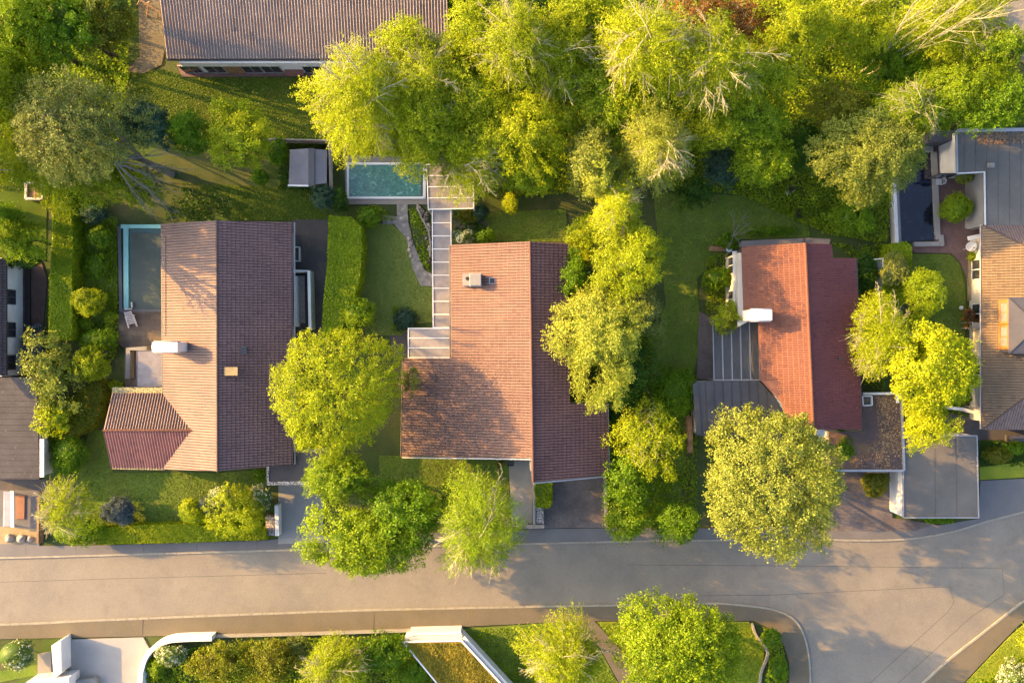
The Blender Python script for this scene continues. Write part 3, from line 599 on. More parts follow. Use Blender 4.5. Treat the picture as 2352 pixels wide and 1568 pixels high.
# paving and drives
slab('driveway', [(640, 1108), (745, 1108), (742, 1232), (640, 1236)], 0, 0.12, surf('drive_concrete', [(0.3, (0.17, 0.175, 0.175)), (0.7, (0.22, 0.22, 0.215))], 0.4, 20, 0.85, 0.1, 0.12))
slab('driveway', [(1248, 1092), (1392, 1090), (1396, 1211), (1240, 1212)], 0, 0.12, M['brick_paver'])
slab('driveway', [(1870, 1083), (2048, 1083), (2048, 1188), (2150, 1203), (2100, 1218), (1880, 1219)], 0, 0.136, M['brick_paver'])
slab('driveway', [(160, 1467), (330, 1462), (345, 1490), (322, 1540), (320, 1700), (160, 1700)], 0, 0.12, surf('drive_grey', [(0.3, (0.24, 0.235, 0.225)), (0.7, (0.30, 0.29, 0.275))], 0.4, 20, 0.85, 0.1, 0.1))
slab('driveway', [(672, 505), (754, 505), (748, 790), (690, 860), (672, 860)], 0, 0.1, M['asphalt_dark'])
slab('patio', [(273, 716), (378, 716), (378, 895), (288, 895), (288, 800), (273, 790)], 0, 0.12, M['patio_slab'])
slab('patio', [(0, 1100), (112, 1100), (112, 1125), (0, 1125)], 0, 0.11, M['asphalt_dark'])
slab('patio', [(0, 1125), (95, 1125), (92, 1252), (0, 1252)], 0, 0.12, M['pave_grey'])
slab('patio', [(0, 1208), (92, 1214), (92, 1246), (0, 1248)], 0, 0.126, M['sand'])
slab('patio', [(792, 358), (976, 358), (1000, 375), (1000, 470), (794, 470)], 0, 0.12, M['pave_brown'] if False else surf('pool_paving', [(0.3, (0.17, 0.15, 0.14)), (0.7, (0.23, 0.21, 0.19))], 0.6, 18, 0.9, 0.2, 0.25))
slab('path', [(912, 466), (936, 466), (938, 510), (950, 560), (975, 620), (993, 630), (993, 658), (966, 656), (948, 615), (932, 545), (905, 515), (880, 515), (875, 492), (912, 498)], 0, 0.11, surf('crazy_paving', [(0.35, (0.14, 0.13, 0.12)), (0.6, (0.24, 0.22, 0.20)), (0.7, (0.42, 0.36, 0.32))], 2.5, 12, 0.9, 0.5, 0.3))
slab('path', [(1042, 505), (1118, 505), (1120, 522), (1042, 524)], 0, 0.11, M['patio_slab'])
slab('path', [(1168, 1050), (1222, 1052), (1222, 1212), (1176, 1212)], 0, 0.13, surf('entry_path', [(0.3, (0.24, 0.22, 0.19)), (0.7, (0.32, 0.30, 0.26))], 0.6, 16, 0.9, 0.2, 0.2))
slab('path', [(930, 735), (960, 742), (938, 745), (938, 822), (905, 815), (895, 770), (925, 770)], 0, 0.11, M['asphalt_dark'])
slab('patio', [(2146, 330), (2262, 330), (2266, 700), (2250, 700), (2232, 690), (2222, 640), (2205, 602), (2185, 582), (2100, 580), (2090, 566), (2146, 566)], 0, 0.1, M['brown_paver'])
slab('path', [(2226, 400), (2262, 400), (2262, 520), (2230, 530)], 0, 0.16, M['concrete'])
slab('path', [(2228, 600), (2262, 600), (2270, 940), (2240, 940), (2228, 760)], 0, 0.15, M['asphalt_dark'])
slab('patio', [(2229, 628), (2263, 628), (2264, 692), (2230, 694)], 0, 0.17, M['sand'])
slab('path', [(2140, 940), (2352, 985), (2500, 985), (2500, 1010), (2240, 1010), (2130, 1005)], 0, 0.12, M['asphalt_dark'])
slab('path', [(1605, 715), (1640, 735), (1640, 875), (1600, 870), (1602, 820)], 0, 0.1, M['brick_paver'])
slab('path', [(318, 0), (366, 0), (380, 110), (372, 150), (330, 170), (290, 165), (322, 130)], 0, 0.1, surf('yard_gravel', [(0.3, (0.09, 0.08, 0.05)), (0.7, (0.15, 0.125, 0.085))], 0.6, 14, 0.95, 0.4, 0.35))
slab('path', [(310, 0), (366, 0), (330, -300), (280, -300)], 0, 0.1, M['sand'])
slab('road', [(2258, 20), (2352, 0), (2700, 0), (2700, 200), (2352, 150), (2300, 80)], 0, 0.1, M['asphalt'])
slab('path', [(88, 1500), (118, 1495), (120, 1550), (88, 1550)], 0, 0.12, M['concrete'])
slab('patio', [(50, 600), (95, 600), (110, 640), (98, 780), (90, 862), (48, 862)], 0, 0.09, surf('red_earth', [(0.3, (0.07, 0.045, 0.04)), (0.7, (0.12, 0.08, 0.065))], 0.8, 14, 0.95, 0.4, 0.35))
slab('patio', [(405, 148), (735, 148), (735, 176), (420, 178)], 0, 0.11, M['brown_paver'])
slab('path', [(640, 1235), (745, 1230), (745, 1244), (640, 1248)], 0, 0.136, M['concrete'])

# ============================================================ HOUSES
def ground_walls(name, parent, ptsW, z1, mat='wall_beige'):
    return walls(ptsW, 0, z1, M[mat], parent, name)
# ---- house with the pink tiles (left)
h = thing('house', 'gabled house under pale pink clay tiles with a hipped side wing and barrel-topped chimney', 'house', (-25, 0, 0))
PL, PR = Plane(-25.05, 0, 5.5, 1, 0, 0.466), Plane(-25.05, 0, 5.5, -1, 0, 0.478)
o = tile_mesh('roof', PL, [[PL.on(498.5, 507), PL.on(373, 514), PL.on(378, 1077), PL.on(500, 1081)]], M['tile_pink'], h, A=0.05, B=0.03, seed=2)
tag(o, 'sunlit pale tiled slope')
tag(tile_mesh('roof', PR, [[PR.on(498.5, 507), PR.on(671, 511), PR.on(672.5, 1066), PR.on(500, 1081)]], tilemat('pink_pantile_shade_tint', (0.148, 0.092, 0.092), (0.18, 0.112, 0.11), (0.12, 0.076, 0.078)), h, pe=0.24, A=0.045, B=0.045, seed=3), 'pink tiled slope with its mauve shade put into the colour')  # same pink tile, with shade toned into a second, darker colour
ridge_cap(PL.on(498.5, 506) + Vector((0, 0, .08)), PL.on(500, 1082) + Vector((0, 0, .08)), M['tile_pink'], h, 0.11)
wr = W(238, 988, 4.25); we = W(442, 988, 4.25)
PN = Plane(0, wr.y, 4.25, 0, -1, 0.47); PS = Plane(0, wr.y, 4.25, 0, 1, 0.41)
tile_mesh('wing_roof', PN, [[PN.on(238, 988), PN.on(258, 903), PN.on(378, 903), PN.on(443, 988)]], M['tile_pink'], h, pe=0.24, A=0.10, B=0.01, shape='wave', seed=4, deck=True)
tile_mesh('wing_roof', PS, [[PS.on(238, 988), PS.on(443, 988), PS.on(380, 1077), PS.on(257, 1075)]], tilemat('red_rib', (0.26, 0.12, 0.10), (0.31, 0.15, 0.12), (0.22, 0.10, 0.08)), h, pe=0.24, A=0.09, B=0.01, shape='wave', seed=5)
ridge_cap(wr + Vector((0, 0, .1)), we + Vector((0, 0, .1)), M['tile_orange'], h, 0.12, name='wing_ridge_cap')
for (a, b) in (((443, 988), (379, 903)), ((443, 988), (380, 1076))):
    P_ = PN if b[1] < 988 else PS; m = MB(); m.beam(P_.on(*a) + Vector((0, 0, .04)), P_.on(*b) + Vector((0, 0, .04)), 0.16, 0.05); m.build('valley_flashing', M['dark_metal'], h)
m = MB(); q0, q1 = PN.on(258, 899), PN.on(378, 899); m.beam(q0 + Vector((0, 0.1, 0)), q1 + Vector((0, 0.1, 0)), 0.55, 0.10); m.build('eaves_slab', M['gold_lichen'], h)
m = MB(); q0, q1 = PS.on(258, 1072), PS.on(380, 1074); m.beam(q0, q1, 0.35, 0.16); m.build('eaves_slab', M['gold_lichen'], h)
gutter([PL.on(373, 514) - Vector((.12, 0, .1)), PL.on(376, 903) - Vector((.12, 0, .1))], h, M['dark_metal'])
gutter([PR.on(673, 511) + Vector((.1, 0, -.1)), PR.on(674, 1066) + Vector((.1, 0, -.1))], h, M['grey_metal'])
m = MB(); m.beam(PL.on(378, 545) + Vector((0.2, 0, .22)), PL.on(378, 770) + Vector((.2, 0, .22)), 0.05, 0.05)
for i in range(12): q = PL.on(378, 545 + i * 20.4) + Vector((.2, 0, .1)); m.beam(q, q + Vector((0, 0, .12)), 0.04, 0.04)
m.build('snow_guard', M['dark_metal'], h)
def gable(xw, xr, xe, y0, y1, zw, zr, ze, mat, parent):
    m = MB(); ps = [(xw, 0), (xe, 0), (xe, ze), (xr, zr), (xw, zw)]
    vs = [(x, y, z) for y in (y0, y1) for x, z in ps]
    m.add(vs, [(0, 1, 2, 3, 4)[::1], (9, 8, 7, 6, 5)] + [(i, i + 5, (i + 1) % 5 + 5, (i + 1) % 5) for i in range(5)]); return m.build('wall', mat, parent)
gable(-30.4, -25.05, -19.9, -10.7, 9.9, 2.75, 5.2, 2.75, M['wall_beige'], h)
ground_walls('wall', h, [(-34.8, -10.7), (-30.45, -10.7), (-30.45, -5.2), (-34.8, -5.2)], 2.7)
for y in (-8, -4, 2, 6): window(h, (-19.86, y, 1.5), 1.4, 1.2, 0)
for y in (8, 4.5, 1.0): window(h, (-30.44, y, 1.1), 2.0, 2.0, math.pi)
window(h, (-32.6, -10.74, 1.4), 2.2, 1.2, -math.pi / 2); window(h, (-25, -10.74, 1.4), 2.4, 1.2, -math.pi / 2); window(h, (-25, 9.94, 1.4), 2.4, 1.2, math.pi / 2)
def barrel_chimney(parent, a, b, w, zt, mat, name='chimney'):
    """stack with a barrel-shaped sheet cover running from a to b (top points)"""
    a, b = Vector(a), Vector(b); c = (a + b) / 2; L_ = (b - a).length; ang = math.atan2(b.y - a.y, b.x - a.x); m = MB()
    m.box((c.x, c.y, (zt - 0.5) / 2 + 1.2), (L_ * 0.97, w * 0.78, zt - 0.5 - 2.4 + 1.0), ang); st = m.build(name, M['white'], parent)
    d = Vector((math.cos(ang), math.sin(ang), 0)); t = Vector((-d.y, d.x, 0)); m = MB(); n = 12; vs = []
    for p in (a, b):
        for i in range(n + 1):
            th = math.pi * i / n; q = p + t * (w / 2 * math.cos(th)); vs.append((q.x, q.y, zt - 0.62 + 0.62 * math.sin(th)))
    fs = [(i, i + 1, i + n + 2, i + n + 1) for i in range(n)]
    m.add(vs, fs); o = m.build('chimney_cover', mat, st, True); s = o.modifiers.new('s', 'SOLIDIFY'); s.thickness = 0.04
    m = MB()
    for p in (a.lerp(b, .06), a.lerp(b, .94)):
        for s_ in (-1, 1): m = MB(); m.box((p.x + t.x * s_ * w * .42, p.y + t.y * s_ * w * .42, zt - 0.72), (0.05, 0.05, 0.34), ang); m.build('cover_bracket', M['grey_metal'], st)
    return st
barrel_chimney(h, W(348, 797, 6.3), W(408, 797, 6.3), 1.05, 6.3, plain('silver_sheet', (0.5, 0.49, 0.49), 0.35, 0.3, var=.06))
q = PR.on(560, 804); m = MB(); m.box(q + Vector((0, 0, .12)), (0.62, 0.62, 0.1)); f = m.build('skylight', M['dark_metal'], h); m = MB(); m.box(q + Vector((0, 0, .18)), (0.5, 0.5, 0.02)); m.build('pane', M['pane'], f)
q = PR.on(532, 852); m = MB(); m.box(q + Vector((0, 0, .2)), (0.95, 0.62, 0.45)); f = m.build('roof_vent', M['concrete'], h); m = MB(); m.box(q + Vector((.1, 0, .46)), (1.15, .72, .06)); m.build('vent_cap', M['sand'], f)
# glass canopy and walls behind the pink house
h = thing('glass_canopy', 'low glazed lean-to canopy over the patio beside the pink tiled house', 'canopy', W(340, 848))
m = MB(); m.prism([W(314, 806, 2.2), W(374, 804, 2.2), W(374, 888, 2.2), (W(314, 889, 2.2))], 2.18, 2.22); m.build('glazing', M['glass'], h)
m = MB(); c4 = [W(314, 806, 2.2), W(374, 804, 2.2), W(374, 888, 2.2), W(314, 889, 2.2)]
for i in range(4): m.beam(c4[i], c4[(i + 1) % 4], .08, .1)
m.build('frame', M['dark_metal'], h)
for i in (0, 3): m = MB(); m.beam(c4[i] - Vector((-.05, 0, 0)), Vector((c4[i].x + .05, c4[i].y, 0)), .08, .08); m.build('post', M['dark_metal'], h)
m = MB(); band(m, [W(348, 800), (W(306, 801)), W(305, 868)], 0.42, 0, 1.0); tag(m.build('garden_wall', M['concrete'], bevel=.01), 'pale concrete L-shaped wall round the patio canopy of the pink house', 'wall')
# asphalt-side annexes of the pink house
m = MB(); band(m, [W(673, 622, 1.6), W(709, 622, 1.6), W(712, 756, 1.6)], 0.26, 0, 1.6); o = m.build('stair_wall', M['white'], bevel=.01); tag(o, 'white angled parapet wall round the sunken stair by the pink house', 'wall')
h = thing('basement_stair', 'sunken grey stair between the pink house and the white parapet wall', 'stairs', W(690, 690)); m = MB()
for i in range(9): m.box(W(692, 640 + i * 12) + Vector((0, 0, .5 - i * .03)), (0.9, 0.46, .12))
m.build('step', M['concrete'], h)
m = MB(); m.beam(W(683, 635, .6), W(683, 750, .6), .9 * .2, 1.1); m.build('side_wall', M['white'], h)
h = thing('light_well', 'small white framed light well on the asphalt beside the pink house', 'light well', W(680, 583)); c4 = [W(674, 568, .4), W(689, 568, .4), W(689, 600, .4), W(674, 600, .4)]
m = MB(); [m.beam(c4[i], c4[(i + 1) % 4], .08, .5) for i in range(4)]; m.build('frame', M['white_metal'], h); m = MB(); m.prism(c4, .3, .34); m.build('pane', M['glass_dark'], h)
h = thing('garage', 'flat roofed garage annex with pebble edged dark roof below the pink house', 'garage', W(655, 1075))
p = [W(615, 1040, 2.5), W(745, 1036, 2.5), W(745, 1108, 2.5), W(615, 1110, 2.5)]; walls(p, 0, 2.35, M['wall_beige'], h)
m = MB(); m.prism(p, 2.353, 2.45); m.build('roof', M['asphalt_dark'], h); m = MB(); band(m, [p[0], p[3], p[2]], .34, 2.453, 2.52); m.build('roof_edge', M['pebble'], h)
m = MB(); g = (p[2] + p[3]) / 2; m.box((g.x, g.y - .03, 1.15), (3.6, .06, 2.2)); m.build('garage_door', M['grey_metal'], h)
h = thing('gate_wall', 'white boundary wall with pebble filled top beside the pale concrete drive', 'wall', W(622, 1195)); m = MB(); band(m, [W(635, 1160, 1.), W(636, 1230, 1.), ], .36, 0, 1.0); m.build('wall', M['white'], h); m = MB(); m.prism([W(610, 1186, .8), W(629, 1186, .8), W(629, 1229, .8), W(610, 1229, .8)], 0, .8); m.build('planter', M['pebble'], h)

# ---- house with the red tiles (centre)
h = thing('house', 'large gabled house under terracotta tiles with twin cowl chimney', 'house', (1, 0, 0))
tn = math.tan(math.radians(20)); xr = W(1218.5, 784, 6.5).x
PL, PR = Plane(xr, 0, 6.5, 1, 0, tn), Plane(xr, 0, 6.5, -1, 0, tn)
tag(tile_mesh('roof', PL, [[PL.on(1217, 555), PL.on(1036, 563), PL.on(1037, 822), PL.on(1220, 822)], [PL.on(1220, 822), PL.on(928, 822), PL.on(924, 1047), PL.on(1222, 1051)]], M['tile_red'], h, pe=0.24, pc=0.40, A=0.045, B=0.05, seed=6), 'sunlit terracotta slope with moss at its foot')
tag(tile_mesh('roof', PR, [[PR.on(1217, 555), PR.on(1303, 560), PR.on(1308, 926), PR.on(1221, 926)], [PR.on(1221, 926), PR.on(1393, 927), PR.on(1396, 1090), PR.on(1225, 1106)]], tilemat('red_pantile_shade_tint', (0.13, 0.068, 0.063), (0.158, 0.083, 0.074), (0.108, 0.056, 0.053), spots=((0.03, 0.025, 0.025), 0.72)), h, pe=0.24, pc=0.40, A=0.045, B=0.045, seed=7), 'terracotta slope with wine red shade put into its colour')  # red tile again, the slope's shade mixed into its colour
ridge_cap(PL.on(1217, 554) + Vector((0, 0, .08)), PL.on(1224.5, 1107) + Vector((0, 0, .08)), tilemat('ridge_red', (0.20, 0.11, 0.09), (0.23, 0.13, 0.11), (0.17, 0.09, 0.08)), h, 0.12)
gutter([PL.on(1034, 563) - Vector((.05, 0, .1)), PL.on(1035, 822) - Vector((.05, 0, .1))], h, M['dark_metal'])
gutter([PL.on(926, 822) - Vector((.05, 0, .1)), PL.on(922, 1047) - Vector((.05, 0, .1))], h, M['dark_metal'])
gutter([PR.on(1395, 927) + Vector((.05, 0, -.1)), PR.on(1398, 1090) + Vector((.05, 0, -.1))], h, M['grey_metal'])
m = MB(); m.beam(PL.on(924, 1049) - Vector((0, .05, .06)), PL.on(1222, 1053) - Vector((0, .05, .06)), .1, .2); m.beam(PR.on(1225, 1108) - Vector((0, .05, .06)), PR.on(1396, 1092) - Vector((0, .05, .06)), .1, .2); m.beam(PL.on(1221, 1052) + Vector((-.03, 0, -.08)), PL.on(1224, 1107) + Vector((-.03, 0, -.08)), .08, .25); m.build('verge_board', M['grey_metal'], h)
walls([(-4.9, -9.0), (xr, -9.0), (xr, 7.7), (-4.9, 7.7)], 0, [3.95, 6.1, 6.1, 3.95], M['wall_beige'], h)
walls([(-9.3, -9.6), (-4.95, -9.6), (-4.95, -1.6), (-9.3, -1.6)], 0, [2.3, 3.85, 3.85, 2.3], M['wall_beige'], h)
walls([(xr + .003, -10.9), (7.8, -10.9), (7.8, -5.4), (xr + .003, -5.4)], 0, [6.1, 4.05, 4.05, 6.1], M['wall_beige'], h)
walls([(xr + .003, -5.35), (4.6, -5.35), (4.6, 7.7), (xr + .003, 7.7)], 0, [6.1, 5.2, 5.2, 6.1], M['wall_beige'], h)
for y in (6, 3): window(h, (-4.94, y, 1.5), 1.6, 1.3, math.pi)
window(h, (-7, -9.64, 1.2), 2.2, 1.2, -math.pi / 2); window(h, (-2.5, -9.04, 1.4), 1.6, 1.2, -math.pi / 2); window(h, (0, 7.74, 2), 2.2, 1.4, math.pi / 2)
for y in (-2, 3): window(h, (4.64, y, 1.6), 1.6, 1.3, 0)
m = MB(); m.box((5.3, -10.95, 1.15), (3.6, .06, 2.2)); m.build('garage_door', M['wood_brown'], h)
for (u, w_, dz) in ((1075, .80, .42), (1093, .92, .75)):
    q = PL.on(u, 644); m = MB(); m.box(q + Vector((0, 0, dz - .5)), (w_, 1.0, dz + 1.2)); st = m.build('chimney', M['concrete'], h)
    top = q.z + dz + .1; m = MB(); m.box((q.x, q.y, top + .03), (w_ + .08, 1.08, .08)); m.build('chimney_cap', M['white_metal'] if w_ > .85 else M['concrete'], st)
    m = MB(); m.tube([(q.x, q.y + .1, top), (q.x, q.y + .1, top + .22)], .17, 14); m.build('flue', M['black'] if w_ < .85 else M['white_metal'], st)
q = PL.on(1132, 645); m = MB(); m.box(q + Vector((0, 0, .12)), (.62, .55, .1)); f = m.build('skylight', M['grey_metal'], h); m = MB(); m.box(q + Vector((0, 0, .18)), (.5, .43, .02)); m.build('pane', M['pane'], f)

# ---- glazed roofs between pool and red house
def glazed(name, label, quad, z, n, along, post=True, mat='glass', bar='white_metal', bw=.075, edge=.08, zf=None):
    """glazed roof: corners quad (survey units) at heights z, n panes split along one side, each pane and rafter its own part"""
    P = [W(u, v, zz) for (u, v), zz in zip(quad, z if hasattr(z, '__len__') else [z] * 4)]
    c = sum(P, Vector()) / 4; h = thing(name, label, 'glass roof', (c.x, c.y, 0))
    a0, a1, b0, b1 = (P[0], P[3], P[1], P[2]) if along == 'v' else (P[0], P[1], P[3], P[2])
    for i in range(n):
        t0, t1 = i / n, (i + 1) / n; m = MB(); m.prism([a0.lerp(a1, t0), a0.lerp(a1, t1), b0.lerp(b1, t1), b0.lerp(b1, t0)], [(q.z - .012) for q in (a0.lerp(a1, t0), a0.lerp(a1, t1), b0.lerp(b1, t1), b0.lerp(b1, t0))], [(q.z + .012) for q in (a0.lerp(a1, t0), a0.lerp(a1, t1), b0.lerp(b1, t1), b0.lerp(b1, t0))]); m.build('pane', M[mat], h)
    up = Vector((0, 0, .02))
    for i in range(1, n): m = MB(); m.beam(a0.lerp(a1, i / n) + up, b0.lerp(b1, i / n) + up, bw, .09); m.build('rafter', M[bar], h)
    m = MB(); m.beam(P[0] + up, P[1] + up, edge, .13); m.beam(P[3] + up, P[2] + up, edge, .13); m.beam(P[0] + up * .5, P[3] + up * .5, edge, .125); m.beam(P[1] + up * .5, P[2] + up * .5, edge, .125); m.build('frame', M[bar], h)
    if post:
        for q in P: m = MB(); m.beam((q.x, q.y, 0), (q.x, q.y, q.z - .05), .1, .1); m.build('post', M[bar], h)
    return h
glazed('pool_shelter', 'wide milky glazed shelter roof with white rafters at the end of the blue pool', [(980, 378), (1088, 378), (1088, 479), (984, 481)], [2.5, 2.5, 2.6, 2.6], 4, 'v')
glazed('walkway_roof', 'long narrow glazed walkway roof with white crossbars between pool shelter and red house', [(993, 482), (1036, 482), (1036, 752), (995, 752)], 2.35, 9, 'v', bw=.08)
glazed('conservatory', 'small three bay glass conservatory in the corner of the red tiled house', [(938, 754), (1036, 754), (1036, 821), (938, 821)], [2.5, 2.9, 2.9, 2.5], 3, 'v', bw=.07)
m = MB(); band(m, [W(958, 474), W(968, 500), W(985, 530), W(989, 560), W(988, 590)], .14, 0, .3); tag(m.build('stone_edging', M['kerb']), 'pale curved edging stones beside the rockery under the glazed walkway', 'edging')
rg = random.Random(5)
for i, (u, v, r) in enumerate([(962, 478, .28), (970, 490, .34), (978, 502, .3), (972, 506, .22), (984, 520, .3), (988, 534, .33), (981, 545, .24), (990, 556, .28), (988, 572, .3), (991, 588, .26), (986, 600, .22), (980, 492, .24)]):
    bm = bmesh.new(); bmesh.ops.create_icosphere(bm, subdivisions=3, radius=r)
    for v_ in bm.verts:
        d = v_.co.normalized(); v_.co *= 0.8 + 0.25 * math.sin(d.x * 3 + i) * math.cos(d.y * 4 + i * 2) + 0.08 * math.sin(9 * d.z + 7 * d.x + i); v_.co.z *= .7; v_.co.x *= rg.uniform(.8, 1.2); v_.co.y *= rg.uniform(.9, 1.6)
    me = bpy.data.meshes.new('garden_rock'); bm.to_mesh(me); bm.free(); me.materials.append(M['rock_dark'] if i % 4 else M['stone']); o = link(bpy.data.objects.new('garden_rock', me)); o.location = W(u, v, 0) + Vector((0, 0, r * .35))
    tag(o, 'rough dark and white streaked rock in the rockery between path and glazed walkway', 'rock', 'rocks of the rockery by the glazed walkway')
for i, (u, v, r) in enumerate([(941, 548, .22), (943, 562, .26), (940, 575, .2), (944, 588, .18)]):
    bm = bmesh.new(); bmesh.ops.create_icosphere(bm, subdivisions=3, radius=r)
    for v_ in bm.verts: d = v_.co.normalized(); v_.co *= 0.85 + 0.2 * math.sin(d.x * 4 + i) * math.cos(d.y * 5 + i); v_.co.z *= .6; v_.co.y *= 1.3
    me = bpy.data.meshes.new('garden_rock'); bm.to_mesh(me); bm.free(); me.materials.append(M['stone']); o = link(bpy.data.objects.new('garden_rock', me)); o.location = W(u, v, 0) + Vector((0, 0, .14))
    tag(o, 'small pale stone lining the left edge of the garden path by the pale lawn', 'rock', 'pale stones lining the garden path')

# ---- house with the orange tiles (right)
h = thing('house', 'gabled house under bright orange tiles with a white barrel-topped chimney', 'house', (26, 0, 0))
r0, r1 = W(1848, 558, 6.2), W(1867, 985, 6.2); rd = (r1 - r0).normalized()
tn = math.tan(math.radians(21)); PL, PR = Plane(r0.x, r0.y, 6.2, -rd.y, rd.x, tn), Plane(r0.x, r0.y, 6.2, rd.y, -rd.x, tn)
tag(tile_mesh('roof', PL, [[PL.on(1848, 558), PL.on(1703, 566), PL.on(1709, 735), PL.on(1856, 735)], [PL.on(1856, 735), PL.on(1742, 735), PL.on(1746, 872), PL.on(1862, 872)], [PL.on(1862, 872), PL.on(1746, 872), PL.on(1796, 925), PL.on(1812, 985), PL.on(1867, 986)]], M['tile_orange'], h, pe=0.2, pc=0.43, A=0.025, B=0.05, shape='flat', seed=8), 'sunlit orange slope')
tag(tile_mesh('roof', PR, [[PR.on(1848, 558), PR.on(1908, 561), PR.on(1912, 592), PR.on(1849.5, 592)], [PR.on(1849.5, 592), PR.on(1965, 593), PR.on(1978, 985), PR.on(1867, 986)]], tilemat('orange_tile_shade_tint', (0.125, 0.042, 0.042), (0.155, 0.05, 0.048), (0.10, 0.034, 0.038), spots=((0.5, 0.45, 0.42), 0.765)), h, pe=0.2, pc=0.36, A=0.025, B=0.035, shape='flat', seed=9), 'orange slope with dark red shade put into its colour')  # orange tile with the unlit slope's shade put into its colour
ridge_cap(r0 + Vector((0, 0, .1)), r1 + Vector((0, 0, .1)), tilemat('ridge_orange', (0.26, 0.11, 0.07), (0.3, 0.14, 0.09), (0.22, 0.09, 0.06)), h, 0.15)
for a, b in (((1703, 553), (1848, 546)), ((1848, 546), (1906, 549))):
    m = MB(); A_, B_ = W(*a, 4.4), W(*b, 4.7 if b[0] < 1900 else 4.4); C_, D_ = W(b[0], b[1] + 13, 4.9), W(a[0], a[1] + 13, 4.9)
    m.prism([A_, B_, C_, D_], [4.2] * 4, [4.4, 4.5, 4.75, 4.65]); m.build('verge_roof', M['zinc'], h)
gutter([PR.on(1967, 593) + Vector((.05, 0, -.1)), PR.on(1980, 985) + Vector((.05, 0, -.1))], h, M['dark_metal'])
m = MB(); m.beam(W(1687, 577, 3.1), W(1692, 708, 3.1), .36, .12); m.build('white_fascia', M['white_metal'], h)
m = MB(); m.prism([W(1693, 577, 2.9), W(1703, 570, 2.9), W(1709, 735, 2.9), W(1696, 735, 2.9)], 2.8, 2.9); m.build('flat_roof', M['zinc'], h)
m = MB(); m.prism([W(1694, 580, 2.95), W(1700, 580, 2.95), W(1702, 700, 2.95), W(1697, 700, 2.95)], 2.903, 2.95); m.build('skylight', M['glass_dark'], h)
walls([r0 + Vector((-5.0, -.6, 0)), r0 + Vector((0, -.6, 0)), r1 + Vector((0, .6, 0)), r1 + Vector((-.9, .6, 0)), r1 + Vector((-3.3, 4.5, 0)), r1 + Vector((-3.4, 9.8, 0)), r0 + Vector((-5.0, -7, 0))], 0, [4.1, 5.9, 5.9, 5.1, 4.3, 4.2, 4.1], M['wall_beige'], h)
walls([r0 + Vector((.003, -1.9, 0)), r0 + Vector((3.8, -1.9, 0)), r1 + Vector((3.7, .6, 0)), r1 + Vector((.003, .6, 0))], 0, [5.9, 4.5, 4.5, 5.9], M['wall_beige'], h)
for y in (-1, -4): window(h, (r0.x - 5.04, r0.y + y - .5, 2.0), 1.5, 1.6, math.pi)
for y in (5, 0, -4.5): window(h, (r0.x + 4.02 - (y - 5) * .045, y - 1, 1.6), 1.4, 1.3, math.radians(2.5))
barrel_chimney(h, W(1727, 723, 7.0), W(1774, 723, 7.0), 1.15, 7.0, M['white_metal'])
for (u, v) in ((1926, 823), (1862, 980)):
    if v < 900: q = PR.on(u, v); m = MB(); m.tube([q, q + Vector((0, 0, .4))], .09, 10); m.box(q + Vector((0, 0, .42)), (.3, .3, .05)); m.build('roof_vent', M['black'], h)
q = W(1883, 983, 4.2); m = MB(); m.box(q, (1.0 * .7, 1.3, .5)); m.build('white_dormer', M['white'], h)
glazed('conservatory', 'dark smoked glass conservatory roof with silver rafters beside the orange tiled house', [(1637, 733), (1742, 735), (1745, 872), (1640, 872)], [2.5, 2.9, 2.9, 2.5], 5, 'u', mat='glass_dark', bar='grey_metal', bw=.10)
h = thing('garden_room', 'flat annex with dark standing seam metal roof below the smoked conservatory', 'annex', W(1690, 940))
p = [W(1596, 876, 2.8), W(1742, 873, 2.8), W(1790, 925, 2.8), (W(1795, 1010, 2.8)), W(1603, 1000, 2.8)]; walls([x.lerp(W(1690, 940, 2.8), .03) for x in p], 0, 2.65, M['wall_beige'], h)
m = MB(); m.prism(p, 2.653, 2.8); m.build('roof', M['zinc'], h); m = MB()
for i in range(8): u = 1620 + i * 20; m.beam(W(u, 878, 2.82), W(u + 4, 1000, 2.82), .05, .05)
m.build('standing_seam', M['dark_metal'], h); m = MB(); m.beam(W(1597, 880, 2.86), W(1605, 998, 2.86), .5, .12); m.build('roof_edge', M['zinc'], h); m = MB(); m.beam(W(1635, 989, 2.9), W(1682, 990, 2.9), .2, .1); m.build('wooden_fascia', M['wood_orange'], h)
m = MB(); m.prism([W(1578, 955, 1), W(1590, 955, 1), W(1592, 1040, 1), W(1583, 1040, 1)], 0, 1.0); tag(m.build('log_pile', M['wood_brown']), 'narrow brown stacked log pile against the dark metal annex', 'log pile')
h = thing('garage', 'flat garage with brown leaf strewn roof attached to the orange tiled house', 'garage', W(2000, 1000))
p = [W(1982, 905, 2.9), W(2070, 905, 2.9), W(2076, 1080, 2.9), W(1905, 1080, 2.9), W(1905, 992, 2.9), W(1983, 990, 2.9)]; c_ = W(2000, 1010, 2.9)
walls([x.lerp(c_, .03) for x in p], 0, 2.7, M['wall_beige'], h); m = MB(); m.prism(p, 2.703, 2.85); m.build('roof', M['bitumen_brown'], h)
m = MB(); band(m, [p[1], p[2]], .2, 2.853, 3.0); band(m, [p[2] + Vector((-.1, 0, 0)), p[3]], .2, 2.853, 2.997); m.build('roof_edge', M['grey_metal'], h)
m = MB(); band(m, [W(1983, 904, 3.1), W(2072, 903, 3.1)], .2, 2.86, 3.1); band(m, [W(2063, 906, 3.1), W(2063, 925, 3.1)], .2, 2.86, 3.097); m.build('parapet', M['white'], h)
